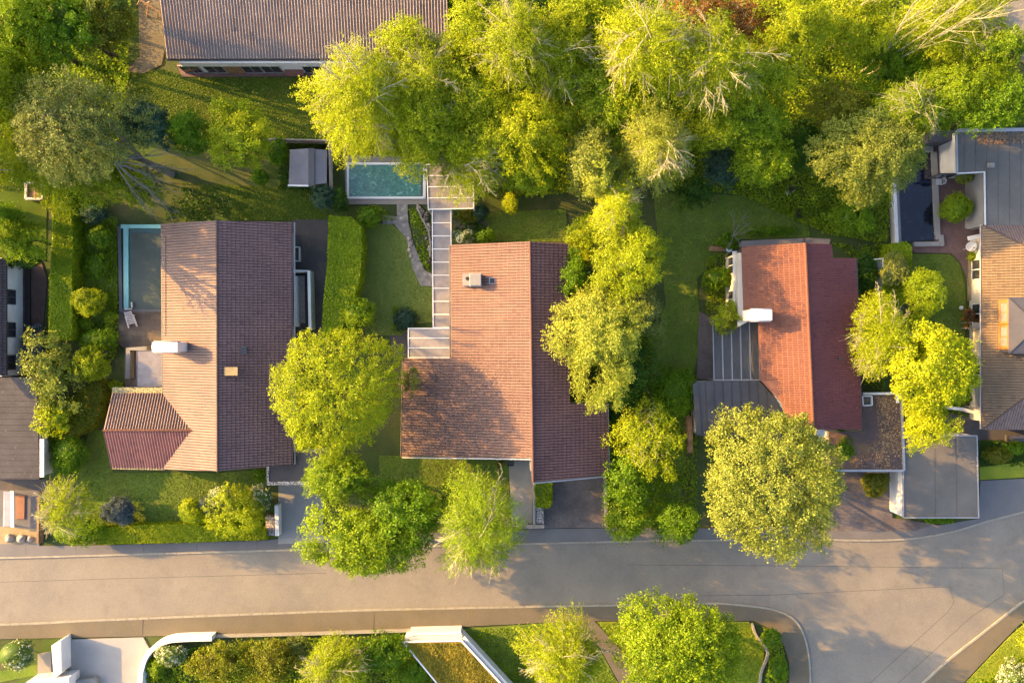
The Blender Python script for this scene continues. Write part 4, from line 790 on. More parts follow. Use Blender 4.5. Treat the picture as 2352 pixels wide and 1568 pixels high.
q = [W(1980, 909, 3.1), W(2001, 909, 3.1), W(2002, 930, 3.1), W(1981, 931, 3.1)]; m = MB(); [m.beam(q[i], q[(i + 1) % 4], .1, .3) for i in range(4)]; f = m.build('skylight', M['white_metal'], h); m = MB(); m.prism(q, 3.0, 3.03); m.build('pane', M['glass_dark'], f)
m = MB(); m.prism([W(1993, 1082, 2.3), W(2040, 1082, 2.3)] + [W(2040, 1086, 2.3), W(1993, 1086, 2.3)], .1, 2.3); m.build('garage_door', M['wood_brown'], h)
h = thing('garage', 'detached double garage with plain grey felt roof and white side wall near the junction', 'garage', W(2160, 1095))
p = [W(2074, 1003, 2.7), W(2243, 1000, 2.7), W(2247, 1188, 2.7), W(2074, 1188, 2.7)]; c_ = W(2158, 1093, 2.7); pw = [x.lerp(c_, .01) for x in p]
walls(pw, 0, 2.55, M['white'], h); m = MB(); m.prism(p, 2.553, 2.72); m.build('roof', M['bitumen'], h)
m = MB(); [m.beam(p[i] + Vector((0, 0, .05)), p[(i + 1) % 4] + Vector((0, 0, .05)), .09, .09) for i in range(4)]; m.build('roof_trim', M['grey_metal'], h)
m = MB(); [m.beam(p[0].lerp(p[1], i / 7) + Vector((0, 0, .03)), p[3].lerp(p[2], i / 7) + Vector((0, 0, .03)), .05, .012) for i in (3, 5)]; m.build('roof_seam', surf('felt_seam', two((0.105, 0.10, 0.092))), h)
for x in (.28, .72): q = pw[3].lerp(pw[2], x); m = MB(); m.box((q.x, q.y - .02, 1.15), (2.5, .06, 2.2)); m.build('garage_door', M['grey_metal'], h)
h = thing('glass_screen', 'greenish glass screen with white rail behind the orange tiled house', 'screen', W(2012, 650))
m = MB(); m.beam(W(2028, 592, 1.6), W(2030, 715, 1.6), .1, .1); m.beam(W(1990, 597, 1.6), W(2028, 594, 1.6), .1, .1); m.build('rail', M['white_metal'], h); m = MB(); m.prism([W(2005, 600, 1.5), W(2027, 600, 1.5), W(2028, 680, 1.5), W(2012, 680, 1.5)], 1.48, 1.52); m.build('pane', M['skylight'], h); m = MB(); m.beam(W(2029, 592, .8), W(2030, 715, .8), .06, 1.5); m.build('panel', M['grey_metal'], h)

# ---- hipped brown house and its flat wing (far right)
h = thing('house', 'hipped house under tan brown tiles with orange framed dormer windows', 'house', (47, 1, 0))
x0, x1 = W(2256, 517, 3).x, 55.5; yt, yb = W(2256, 517, 3).y, W(2267, 985, 3).y; t = .45; xm = (x0 + x1) / 2; zr = 3 + t * (xm - x0); tN = .65
PWs, PE = Plane(x0, 0, 3, 1, 0, t), Plane(x1, 0, 3, -1, 0, t); PNn, PSs = Plane(0, yt, 3, 0, -1, tN), Plane(0, yb, 3, 0, 1, t)
ya, yb2 = yt - (zr - 3) / tN, yb + (zr - 3) / t; A0, A1 = Vector((xm, ya, zr)), Vector((xm, yb2, zr)); NW, NE, SW, SE = Vector((x0, yt, 3)), Vector((x1, yt, 3)), Vector((x0 + .2, yb, 3.09)), Vector((x1, yb, 3))
SW0 = Vector((x0, yb, 3))
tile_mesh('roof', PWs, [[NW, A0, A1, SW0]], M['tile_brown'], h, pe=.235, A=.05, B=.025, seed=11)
dk = tilemat('brown_tile_shade_tint', (0.15, 0.11, 0.10), (0.20, 0.145, 0.13), (0.12, 0.09, 0.08))  # brown tile for the unlit slopes, cooler shade painted into its colour
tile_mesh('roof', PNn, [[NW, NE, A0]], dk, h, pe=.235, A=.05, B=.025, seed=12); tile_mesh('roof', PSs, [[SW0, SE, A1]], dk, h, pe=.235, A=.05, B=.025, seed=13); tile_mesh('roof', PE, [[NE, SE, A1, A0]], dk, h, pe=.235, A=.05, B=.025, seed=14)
for a, b in ((NW, A0), (SW0, A1), (A0, A1), (NE, A0), (SE, A1)): ridge_cap(a + Vector((0, 0, .06)), b + Vector((0, 0, .06)), dk, h, .1)
gutter([NW + Vector((-.1, 0, -.08)), SW0 + Vector((-.1, 0, -.08))], h, M['grey_metal'])
walls([(x0 + .6, yb + .6), (x1 - .6, yb + .6), (x1 - .6, yt - .6), (x0 + .6, yt - .6)], 0, 2.95, M['wall_beige'], h)
for y in (6.5, 2.5, -3): window(h, (x0 + .57, y, 1.3), 1.8, 1.6, math.pi)
xf = 42.6; y0_, y1_ = W(0, 686, 5).y, W(0, 809, 5).y; zb, zt = 3.45, 5.05; ym = (y0_ + y1_) / 2; xr_ = xf + 3.6
m = MB(); m.prism([(xf, y1_), (xr_, y1_), (xr_, y0_), (xf, y0_)], zb, [zt, zt, zt, zt]); dm = m.build('dormer', M['zinc'], h)
m = MB(); e1, e2, e3, e4 = Vector((xf - .15, y0_ + .12, zt + .01)), Vector((xf - .15, y1_ - .12, zt + .01)), Vector((xr_ + 1, y1_ - .12, zt + .01)), Vector((xr_ + 1, y0_ + .12, zt + .01)); pk, pk2 = Vector((xf + 1.9, ym, zt + .75)), Vector((xr_ + 1, ym, zt + .75))
m.add([e1, e2, e3, e4, pk, pk2], [(0, 1, 4)[::-1], (1, 2, 5, 4)[::-1], (3, 0, 4, 5)[::-1], (2, 3, 5)[::-1], (0, 3, 2, 1)[::-1]]); m.build('dormer_roof', M['zinc'], dm)
m = MB(); m.beam(e1 + Vector((0, 0, .03)), pk + Vector((0, 0, .03)), .07, .05); m.beam(e2 + Vector((0, 0, .03)), pk + Vector((0, 0, .03)), .07, .05); m.beam(pk + Vector((0, 0, .03)), pk2 + Vector((0, 0, .03)), .07, .05); m.build('dormer_hip', M['dark_metal'], dm)
for vv in (717, 773):
    c_ = Vector((xf - .04, W(0, vv, 4.4).y, 4.3)); m = MB()
    for s_ in (-1, 1): m.beam(c_ + Vector((0, s_ * .95, -.62)), c_ + Vector((0, s_ * .95, .62)), .1, .26); m.beam(c_ + Vector((0, -1.08, s_ * .6)), c_ + Vector((0, 1.08, s_ * .6)), .102, .24)
    m.beam(c_ + Vector((0, 0, -.55)), c_ + Vector((0, 0, .55)), .09, .08); f = m.build('window', M['wood_orange'], dm); m = MB(); m.box(c_ + Vector((.02, 0, 0)), (.05, 1.8, 1.1)); m.build('pane', M['skylight'], f)
h = thing('flat_roofed_building', 'L-shaped white building with weathered grey flat roof beside the dark pond', 'building', (46, 15, 0))
p = [W(2196, 300, 3.2), W(2700, 294, 3.2), W(2700, 516, 3.2), W(2264, 517, 3.2), W(2262, 394, 3.2), W(2198, 397, 3.2)]
pi = [(a[0], a[1]) for a in ((p[0].x + .1, p[0].y - .1), (p[1].x - .1, p[1].y - .1), (p[2].x - .1, p[2].y + .1), (p[3].x + .1, p[3].y + .1), (p[4].x + .1, p[4].y + .1), (p[5].x + .1, p[5].y + .1))]
walls(pi, 0, 3.0, M['white'], h); m = MB(); m.prism(p, 3.003, 3.15); m.build('roof', M['bitumen'], h)
m = MB(); [m.beam(W(2215 + i * 26, 302, 3.16), W(2215 + i * 26, 392 if i < 2 else 512, 3.16), .05, .012) for i in range(7)]; m.build('roof_seam', surf('felt_seam2', two((0.105, 0.10, 0.092))), h)
m = MB(); band(m, [p[0], p[5]], .16, 3.153, 3.28); band(m, [p[0] + Vector((.1, 0, 0)), p[1]], .3, 3.153, 3.277); m.build('roof_edge', M['grey_metal'], h)
m = MB(); m.beam(p[4] + Vector((-.04, 0, 0)), p[3] + Vector((-.04, 0, 0)), .09, .12); m.beam(p[5] + Vector((0, -.04, -.05)), p[4] + Vector((0, -.04, -.05)), .09, .12); m.build('white_trim', M['white_metal'], h)
m = MB(); m.box(W(2276, 380, 3.3), (.5, .4, .25)); m.tube([W(2276, 380, 3.3), W(2276, 380, 3.7)], .08, 10); m.build('roof_vent', M['concrete'], h)
m = MB(); m.box((pi[4][0] - .04, (pi[3][1] + pi[4][1]) / 2, 1.45), (.07, abs(pi[3][1] - pi[4][1]) - .1, 2.9)); m.build('shade_panel', M['concrete'], h)  # grey panel added to give the white wall its shaded tone
window(h, (38.8, pi[5][1] - .03, 1.5), 1.6, 1.9, -math.pi / 2, 'dark_metal')
m = MB(); m.prism([W(2133, 302, 2.4), W(2192, 299, 2.4), W(2193, 322, 2.4), W(2140, 325, 2.4)], 0, 2.4); tag(m.build('garden_store', M['zinc']), 'low grey flat roofed store between the pond and the flat roofed building', 'shed')
# pond
h = thing('pond', 'long rectangular black water pond with pale concrete rim', 'pond', W(2100, 450)); m = MB(); m.prism([W(2060, 350), W(2137, 350), W(2142, 552), W(2064, 556)], .02, .2); m.build('water', M['pond'], h)
m = MB(); band(m, [W(2112, 345), W(2139, 345)], .5, 0, .36); band(m, [W(2141, 351), W(2149, 541)], .52, 0, .357); band(m, [W(2145, 546), W(2163, 545)], .4, 0, .354); band(m, [W(2158, 549), W(2159, 566)], .42, 0, .36); band(m, [W(2153, 561), (W(2095, 562))], .42, 0, .357); band(m, [W(2054, 430), W(2060, 558)], .5, 0, .36); band(m, [W(2054, 345), W(2054, 429)], .5, 0, .35); m.build('rim', M['concrete'], h)
m = MB(); band(m, [W(2044, 425), W(2046, 470), W(2050, 560), W(2042, 600)], .3, 0, .9); tag(m.build('garden_wall', M['white']), 'thin white garden wall along the left side of the dark pond', 'wall')
def chair(base, ang, label, mat='white_metal', w=.55):
    r = thing('garden_chair', label, 'chair', base); R = Matrix.Translation(base) @ Matrix.Rotation(ang, 4, 'Z')
    def T(p): return R @ Vector(p)
    m = MB(); n = 7
    for i in range(n): m.beam(T((-w / 2, -.22 + i * .44 / (n - 1), .42)), T((w / 2, -.22 + i * .44 / (n - 1), .42)), .05, .03)
    m.build('seat', M[mat], r); m = MB()
    for i in range(7): a = math.pi * i / 6; m.beam(T((w / 2 * math.cos(a), -.2 - .15 * math.sin(a), .45)), T((w / 2 * math.cos(a), -.22 - .2 * math.sin(a), .88)), .04, .03)
    for i in range(6): a, b = math.pi * i / 6, math.pi * (i + 1) / 6; m.beam(T((w / 2 * math.cos(a), -.22 - .2 * math.sin(a), .88)), T((w / 2 * math.cos(b), -.22 - .2 * math.sin(b), .88)), .06, .05)
    m.build('backrest', M[mat], r)
    for sx in (-1, 1):
        for sy in (-1, 1): m = MB(); m.beam(T((sx * w * .45, sy * .2, 0)), T((sx * w * .45, sy * .2, .42)), .04, .04); m.build('leg', M['dark_metal'] if mat != 'wood_grey' else M[mat], r)
    return r
chair(W(2151, 420), math.pi / 2, 'white curved back garden chair beside the concrete rim of the pond')
h = thing('satellite_dish', 'round white satellite dish on a short pole by the brown hipped house', 'satellite dish', W(2232, 575)); q = W(2231, 569, 1.5)
bm = bmesh.new(); bmesh.ops.create_uvsphere(bm, u_segments=28, v_segments=14, radius=.9)
bmesh.ops.delete(bm, geom=[v for v in bm.verts if v.co.z > -.7], context='VERTS'); me = bpy.data.meshes.new('dish'); bm.to_mesh(me); bm.free(); me.shade_smooth(); me.materials.append(M['white_metal'])
o = link(bpy.data.objects.new('dish', me)); mt = Matrix.Translation(q + Vector((0, 0, .6))) @ Matrix.Rotation(math.radians(12), 4, 'X') @ Matrix.Diagonal((.95, .8, .8, 1)); me.transform(mt); s_ = o.modifiers.new('s', 'SOLIDIFY'); s_.thickness = .02; attach(o, h)
m = MB(); m.tube([(q.x, q.y, 0), (q.x, q.y, 1.35)], .04, 8); m.build('pole', M['grey_metal'], h); m = MB(); m.tube([q + Vector((0, -.3, .0)), q + Vector((0, -.05, .42))], .02, 6); m.box(q + Vector((0, -.03, .43)), (.1, .1, .08)); m.build('feed_arm', M['dark_metal'], h)
m = MB(); m.prism([W(2226, 592, .3), W(2226, 690, .3), W(2232, 690, .3), W(2232, 592, .3)], 0, .3); tag(m.build('stone_edging', M['sand']), 'straight tan edging strip between brown paving and the hipped house terrace', 'edging')
m = MB(); m.beam(W(2223, 548, 1.9), W(2256, 541, 1.9), .38, .08); m.beam(W(2226, 548), W(2226, 548, 1.86), .08, .08); m.beam(W(2254, 541), W(2254, 541, 1.86), .08, .08); tag(m.build('awning', M['white_metal']), 'folded white awning by the corner of the brown hipped house', 'awning')
for (a, b, z_, lb) in (((2234, 740), (2258, 753), 2.2, 'small square concrete porch roof on the left side of the hipped house'), ((2240, 876), (2260, 936), 2.2, 'pale grey entrance canopy partly hidden by the yellow tree')):
    h = thing('porch_roof', lb, 'canopy', W((a[0] + b[0]) / 2, (a[1] + b[1]) / 2)); m = MB(); p = [W(a[0], a[1], z_), W(b[0], a[1], z_), W(b[0] + 2, b[1], z_), W(a[0] + 2, b[1], z_)]; m.prism(p, z_ - .15, z_); m.build('canopy', M['concrete'], h)
    for q in p[:1] + p[3:]: m = MB(); m.beam((q.x + .1, q.y, 0), (q.x + .1, q.y, z_ - .16), .1, .1); m.build('post', M['grey_metal'], h)
m = MB(); band(m, [W(2180, 936, 1), W(2215, 940, 1), W(2258, 952, 1), W(2265, 954, 1)], .28, 0, 1.0); tag(m.build('garden_wall', M['white']), 'short white wall below the entrance canopy of the hipped house', 'wall')
m = MB(); m.beam(W(2320, 1003, 1), W(2420, 1003, 1), .3, .15); m.beam(W(2320, 1010, .6), W(2420, 1010, .6), .3, .1); m.box(W(2360, 1006, .25), (4, .6, .5)); tag(m.build('entrance_steps', M['zinc']), 'dark entrance steps at the lower end of the hipped house', 'steps')
m = MB(); m.tube([W(2208, 707), W(2208, 707, .55)], .05, 8); bm = bmesh.new(); bmesh.ops.create_uvsphere(bm, u_segments=16, v_segments=10, radius=.2); bmesh.ops.translate(bm, verts=bm.verts, vec=W(2208, 707, .7)); h = thing('garden_lamp', 'small white globe lamp in the flower bed by the hipped house lawn', 'lamp', W(2208, 707)); m.build('pole', M['dark_metal'], h); me = bpy.data.meshes.new('globe'); bm.to_mesh(me); bm.free(); me.materials.append(M['white_metal']); me.shade_smooth(); attach(link(bpy.data.objects.new('globe', me)), h)

# ---- corrugated roof house (top left)
h = thing('house', 'long house with corrugated grey brown roof and white wall along the top edge', 'house', (-18, 28, 0))
PT = Plane(0, W(0, 135, 3.1).y, 3.1, 0, 1, .31); xa, xb = W(383, 135, 3.1).x, W(1030, 135, 3.1).x; y0 = W(0, 135, 3.1).y
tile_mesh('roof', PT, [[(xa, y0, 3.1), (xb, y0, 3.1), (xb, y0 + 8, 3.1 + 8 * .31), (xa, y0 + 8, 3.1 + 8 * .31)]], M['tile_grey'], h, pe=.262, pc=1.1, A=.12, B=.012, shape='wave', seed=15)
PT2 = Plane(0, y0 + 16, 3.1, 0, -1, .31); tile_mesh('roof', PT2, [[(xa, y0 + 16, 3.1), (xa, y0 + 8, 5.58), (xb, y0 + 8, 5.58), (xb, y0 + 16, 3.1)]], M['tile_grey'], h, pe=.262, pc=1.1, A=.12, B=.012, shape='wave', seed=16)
ridge_cap((xa, y0 + 8, 5.66), (xb, y0 + 8, 5.66), M['tile_grey'], h, .14); gutter([(xa, y0 - .1, 3.0), (xb, y0 - .1, 3.0)], h, M['dark_metal'], .08)
yw = W(0, 168).y; walls([(xa + 1.2, yw), (xb - .4, yw), (xb - .4, y0 + 15.6), (xa + 1.2, y0 + 15.6)], 0, 2.95, M['white'], h)
m = MB(); m.prism([(xa + 1.0, yw - .10), (xb - .3, yw - .10), (xb - .3, yw - .003), (xa + 1.0, yw - .003)], 2.0, 2.94); m.build('lintel', M['white'], h)
for i, u in enumerate((440, 495, 580, 625, 720, 790)): window(h, (W(u, 170, 1).x, yw - .02, 1.05), 1.7, 1.8, -math.pi / 2, 'grey_metal')
m = MB(); m.box((W(537, 170, 1).x, yw - .03, 1.0), (1.5, .07, 2.0)); m.build('door', M['wood_brown'], h)
h = thing('storage_chest', 'brown storage chest standing against the wall of the corrugated roof house', 'chest', W(676, 162)); m = MB(); m.box(W(676, 160, .45) - Vector((0, 0, .03)), (1.6, .9, .84)); m.build('chest', M['wood_brown'], h); m = MB(); m.box(W(676, 160, .9), (1.72, 1.0, .07)); m.build('lid', surf('brown_lid', two((0.17, 0.085, 0.075))), h)
h = thing('timber_frame', 'leaning brown timber play frame above the sandy yard at the top', 'frame', W(340, 10)); m = MB(); a = W(322, 0, 2.4); b = W(366, 28, 2.2); m.beam(a + (a - b) * .6, b, .14, .14); m.build('beam', M['wood_brown'], h)
for (p1, p2) in (((334, 12), (345, 4)), ((314, 14), (322, 0)), ((362, 40), (364, 26)), ((338, 40), (340, 12))): m = MB(); m.beam(W(*p1), W(*p2, 2.2), .1, .1); m.build('post', M['wood_brown'], h)

# ---- left edge houses
h = thing('house', 'white walled house with dark roof cut off by the left edge', 'house', W(-40, 730)); xw = W(54, 0).x
walls([(xw, W(0, 598, 1).y), (xw - 9, W(0, 598, 1).y), (xw - 9, W(0, 862, 1).y), (xw, W(0, 862, 1).y)], 0, 3.15, M['white'], h)
PQ = Plane(W(15, 0, 3.2).x, 0, 3.2, -1, 0, .45); xe = W(15, 0, 3.2).x; ya, yb_ = W(0, 594, 3.2).y, W(0, 862, 3.2).y
tile_mesh('roof', PQ, [[(xe, ya, 3.2), (xe - 5, ya, 5.45), (xe - 5, yb_, 5.45), (xe, yb_, 3.2)]], tilemat('black_tile', (0.035, 0.03, 0.035), (0.055, 0.05, 0.055), (0.03, 0.025, 0.03)), h, A=.02, B=.03, seed=17)
for v in (682, 757, 832): window(h, (xw + .02, W(0, v, 1.9).y, 1.8), 1.25, 1.1, 0, 'dark_metal')
m = MB(); m.box((xw + .5, W(0, 690).y, .12), (.5, 8.2, .2)); 
for i in range(5): m.box((xw + .5, W(0, 595 + i * 47.5).y, .26), (.62, .14, .1))
m.build('cellar_grating', M['black'], h)
h = thing('outbuilding', 'low outbuilding with stained black slate roof at the left edge', 'outbuilding', W(0, 985)); p = [W(-120, 866, 3), W(84, 866, 3), W(95, 1005, 3), W(90, 1100, 3), W(-120, 1100, 3)]
PB = Plane(0, W(0, 866, 3).y, 3.2, 0, 1, -.03); walls([x.lerp(W(0, 985, 3), .04) for x in p], 0, 2.85, M['wall_beige'], h); m = MB(); m.prism(p, 2.853, 3.0)
m.build('roof', M['slate'], h); m = MB()
for i in range(17): m.prism([W(-118, 867 + i * 13.6, 3.02), W(83 + i * .5, 867 + i * 13.6, 3.02), W(83 + i * .5, 880 + i * 13.6, 3.02), W(-118, 880 + i * 13.6, 3.02)], 3.002, 3.03)
m.build('slate_courses', M['slate'], h)
m = MB(); m.beam(W(97, 1008, 3), W(97, 1095, 3), .36, .14); m.build('white_gutter', M['white_metal'], h)
h = thing('lean_to_roof', 'grey corrugated lean-to panel beside an orange sheet at the lower left', 'lean-to', W(20, 1170)); m = MB()
for i in range(5): m.beam(W(12 + i * 3, 1128, 1.0), W(12 + i * 3, 1208, .9), .1, .05)
m.prism([W(8, 1128, .9), W(32, 1128, .9), W(32, 1208, .8), W(8, 1208, .8)], .8, .9); m.build('panel', M['grey_metal'], h); m = MB(); m.beam(W(28, 1127, 1.02), W(29, 1210, 1.0), .3, .1); m.build('gutter', M['white_metal'], h)
for (u, v) in ((10, 1132), (30, 1132), (10, 1205), (30, 1205)): m = MB(); m.beam(W(u, v), W(u, v, .8), .07, .07); m.build('post', M['wood_grey'], h)
m = MB(); m.prism([W(34, 1138, .3), W(55, 1138, .3), W(54, 1192, .3), W(34, 1192, .3)], .13, .2); tag(m.build('tarpaulin', M['orange_sheet']), 'flat orange sheet lying beside the grey lean-to panel', 'sheet')
for i, (u, v, r, lb) in enumerate([(26, 1234, .42, 'large pale rounded boulder at the left end of the row by the pavement'), (53, 1235, .42, 'large pale rounded boulder in the middle of the row by the pavement'), (72, 1236, .3, 'smaller pale boulder at the right end of the row by the pavement')]):
    bm = bmesh.new(); bmesh.ops.create_icosphere(bm, subdivisions=3, radius=r)
    for v_ in bm.verts: d = v_.co.normalized(); v_.co *= 0.95 + .12 * math.sin(d.x * 3 + i * 2) * math.cos(d.y * 4 + i) + .05 * math.sin(8 * d.z + 6 * d.x); v_.co.z *= .8
    me = bpy.data.meshes.new('boulder'); bm.to_mesh(me); bm.free(); me.shade_smooth(); me.materials.append(M['stone']); o = link(bpy.data.objects.new('boulder', me)); o.location = W(u, v) + Vector((0, 0, r * .6)); tag(o, lb, 'boulder', 'boulders by the pavement')
m = MB(); m.beam(W(94, 1128, .4), W(92, 1246, .4), .18, .8); tag(m.build('garden_wall', M['wood_brown']), 'narrow brown edging wall between paved yard and birch at lower left', 'wall')

# ---- bottom buildings and walls
h = thing('building', 'low white building with golden planted roof at the bottom edge', 'building', W(1080, 1560)); z_ = 2.9
p = [W(926, 1473, z_), W(1060, 1470, z_), W(1150, 1568, z_), W(1330, 1764, z_), W(1160, 1764, z_), W(1004, 1568, z_)]; walls(p, 0, 2.75, M['white'], h); c_ = W(1100, 1590, z_)
m = MB(); m.prism([x.lerp(c_, .02) for x in p], 2.753, 2.86); m.build('planted_roof', M['sedum'], h)
m = MB(); [m.beam(p[i] + Vector((0, 0, -.02)), p[(i + 1) % 6] + Vector((0, 0, -.02)), .12 if i != 1 else .16, .22) for i in range(6)]; m.build('roof_rim', M['white_metal'], h)
m = MB(); a, b = p[1], p[3]; n_ = Vector(((b - a).y * -1, (b - a).x, 0)).normalized(); m.beam(a + n_ * .25 + Vector((0, 0, -.3)), b + n_ * .25 + Vector((0, 0, -.3)), .3, .2); m.build('ledge', M['white_metal'], h)
m = MB(); m.prism([W(940, 1452, 1.6), W(1058, 1449, 1.6), W(1060, 1456, 1.6), W(940, 1459, 1.6)], 0, 1.6); m.build('porch_wall', M['white'], h)
seedc[0] += 1; rgn = np.random.default_rng(7); poly = [(W(u, v, 2.9).x, W(u, v, 2.9).y) for u, v in ((936, 1477), (1057, 1475), (1140, 1568), (1260, 1700), (1120, 1700), (1008, 1568))]
P = sample_poly(poly, 16000, rgn); A = np.column_stack([P, 2.88 + .10 * rgn.random(len(P)) + .06 * lump(P, 2.0)]); o = leaves(A, np.array([0, 0, 1.]) + rgn.normal(0, .6, (len(A), 3)), rgn.normal(size=(len(A), 3)), .12 * rgn.uniform(.6, 1.3, len(A)), .8, np.clip(.5 + .3 * lump(P, 1.1, 2) + .3 * (rgn.random(len(P)) - .5), 0, 1), 'sedum', leaf('leaves_sedum', (0.09, 0.105, 0.012), (0.24, 0.20, 0.02), (0.30, 0.25, 0.04), .15, True), h); o['kind'] = 'stuff'
m = MB(); pts = smooth_line([(486, 1466), (420, 1468), (385, 1472), (358, 1484), (338, 1503), (326, 1530), (321, 1568), (322, 1640)], 6); band(m, [W(p_.x, p_.y, 1.3) for p_ in pts], .42, 0, 1.3); tag(m.build('curved_wall', M['white']), 'smooth white curved garden wall sweeping round the flower bed beside the drive', 'wall')
m = MB(); m.prism([W(118, 1482, 1.7), W(140, 1469, 1.7), W(141, 1545, 1.7), W(123, 1556, 1.7)], 0, [1.7, 1.7, 1.7, 1.7]); tag(m.build('gate_pillar', M['white'], bevel=.01), 'big white block gate pillar at the left of the concrete drive', 'pillar')
h = thing('letter_box', 'small grey letter box fixed to the ground behind the white gate pillar', 'letter box', W(150, 1560)); m = MB(); m.box(W(150, 1557, .9), (.35, .3, .3)); m.build('box', M['grey_metal'], h); m = MB(); m.beam(W(150, 1557), W(150, 1557, .75), .06, .06); m.build('post', M['grey_metal'], h)
m = MB(); m.prism([W(60, 1566, 1.9), W(158, 1555, 1.9), W(160, 1640, 1.9), W(50, 1640, 1.9)], 0, 1.9); tag(m.build('outbuilding', M['white']), 'white flat topped building corner cut off by the bottom edge', 'outbuilding')
m = MB(); m.prism([W(172, 1562, .8), W(218, 1557, .8), W(216, 1640, .8), W(176, 1640, .8)], 0, .8); tag(m.build('planter', M['concrete']), 'low concrete planter edge at the bottom of the grey drive', 'planter')
m = MB(); pts = smooth_line([(1726, 1430), (1735, 1456), (1754, 1480), (1762, 1500), (1754, 1522), (1746, 1545), (1742, 1600)], 5); band(m, [W(p_.x, p_.y) for p_ in pts], .2, 0, .3); tag(m.build('stone_edging', M['kerb']), 'wavy pale stone edging between bright lawn and corner bed by the junction', 'edging')
m = MB(); band(m, [W(500, 1457), W(700, 1452), W(944, 1444)], .22, 0, .45); tag(m.build('garden_wall', M['kerb']), 'long low pale wall between the lower pavement and the shrubs', 'wall')
h = thing('garden_wall', 'weathered stone wall and post ending at the pavement beside the brick drive', 'wall', W(1232, 1160)); m = MB(); band(m, [W(1226, 1108, 1), W(1227, 1205, 1)], .24, 0, 1.0); m.build('wall', M['concrete'], h); m = MB(); m.prism([W(1231, 1160, .8), W(1248, 1160, .8), W(1249, 1202, .8), W(1232, 1202, .8)], 0, .8); m.build('planter', M['pebble'], h); m = MB(); m.prism([W(1212, 1205, .7), W(1250, 1204, .7), W(1250, 1213, .7), W(1212, 1214, .7)], 0, .7); m.build('plinth', M['stone'], h)
m = MB(); band(m, [W(1391, 1100, .6), W(1393, 1210, .6)], .25, 0, .6); tag(m.build('garden_wall', M['stone']), 'low stone wall along the right side of the brick drive', 'wall')
h = thing('waste_bin', 'black wheeled bin tucked under the eaves near the entry path', 'bin', W(1172, 1056)); m = MB(); m.prism([W(1165, 1052, 0), W(1180, 1052, 0), W(1180, 1066, 0), W(1165, 1066, 0)], .2, 1.0); m.build('body', M['black'], h); m = MB(); m.box(W(1172.5, 1058.5, 1.05), (.66, .62, .08)); m.build('lid', M['dark_metal'], h)
for s_ in (-1, 1): m = MB(); q = W(1172 + s_ * 6, 1066, .25); m.tube([q + Vector((-.03, 0, 0)), q + Vector((.03, 0, 0))], .1, 12); m.build('wheel', M['black'], h)
# pools and garden things
h = thing('swimming_pool', 'turquoise rippled swimming pool with white coping below the willows', 'swimming pool', W(887, 416)); m = MB(); m.prism([W(801, 379), W(972, 379), W(972, 452), W(803, 452)], .02, .16); m.build('water', M['pool'], h)
m = MB(); band(m, [W(798, 377), W(976, 377)], .2, 0, .22); band(m, [W(798, 455), W(978, 455)], .2, 0, .22); band(m, [W(800, 379.6), W(800, 452.4)], .2, 0, .217); m.build('coping', M['white_metal'], h); m = MB(); m.beam(W(975, 379.5, .25), W(975, 452.5, .25), .26, .3); m.build('cover_box', M['white_metal'], h)
m = MB(); m.beam(W(969, 379.5, .14), W(969, 452.5, .14), .16, .14); m.build('cover_roller', M['dark_metal'], h)
h = thing('swimming_pool', 'dull covered pool with pale turquoise edging beside the pink tiled house', 'swimming pool', W(328, 615)); m = MB(); m.prism([W(284, 526), W(376, 526), W(376, 709), W(286, 709)], .02, .1); m.build('water', surf('pool_side', two((0.02, 0.10, 0.09)), 1, 8, .2, .1, .2, .6), h)
m = MB(); m.prism([W(304, 536), W(376, 536), W(376, 709), W(304, 709)], .104, .16); m.build('pool_cover', M['tarp'], h); m = MB(); band(m, [W(281, 521), W(376, 521)], .34, 0, .3); band(m, [W(292, 525.5), W(293, 708)], .42, 0, .297); m.build('turquoise_edge', M['teal'], h)
m = MB(); band(m, [W(276, 520), W(280, 715)], .3, 0, .2); band(m, [W(277, 713), W(376, 713)], .28, 0, .197); m.build('coping', M['pave_grey'], h); m = MB(); m.tube([W(286, 710, .35), W(303, 709, .35)], .06, 8); m.tube([W(302, 694, .4), W(303, 706, .4)], .07, 8); m.build('cover_reel', M['white_metal'], h)
h = thing('sun_lounger', 'weathered wooden slatted sun lounger at the end of the covered pool', 'sun lounger', W(305, 733)); R = Matrix.Translation(W(305, 733)) @ Matrix.Rotation(math.radians(12), 4, 'Z')
def T(*p): return R @ Vector(p)
m = MB(); [m.beam(T(-.28, .05 + i * .14, .42 + i * .07), T(.28, .05 + i * .14, .42 + i * .07), .1, .03) for i in range(5)]; [m.beam(T(s_ * .3, 0, .4), T(s_ * .3, .7, .75), .07, .05) for s_ in (-1, 1)]; m.build('backrest', M['wood_grey'], h)
m = MB(); [m.beam(T(-.28, -.08 - i * .15, .38), T(.28, -.08 - i * .15, .38), .1, .03) for i in range(3)]; m.build('seat', M['wood_grey'], h)
for s_ in (-1, 1): m = MB(); m.beam(T(s_ * .36, .35, .55), T(s_ * .38, -.75, .3), .13, .04); m.build('armrest', M['wood_grey'], h)
for s_ in (-1, 1):
    for y in (.3, -.6): m = MB(); m.beam(T(s_ * .34, y, 0), T(s_ * .34, y, .38), .06, .06); m.build('leg', M['wood_grey'], h)
h = thing('garden_shed', 'small garden shed with slate blue ridged roof inside a thin fence', 'shed', W(707, 383)); P0, P1 = Plane(W(709, 0, 2.7).x, 0, 2.7, 1, 0, .22), Plane(W(709, 0, 2.7).x, 0, 2.7, -1, 0, .22)
sm = surf('shed_felt', [(0.3, (0.13, 0.13, 0.15)), (0.7, (0.18, 0.18, 0.20))], .6, 14, .75, .1, .12)
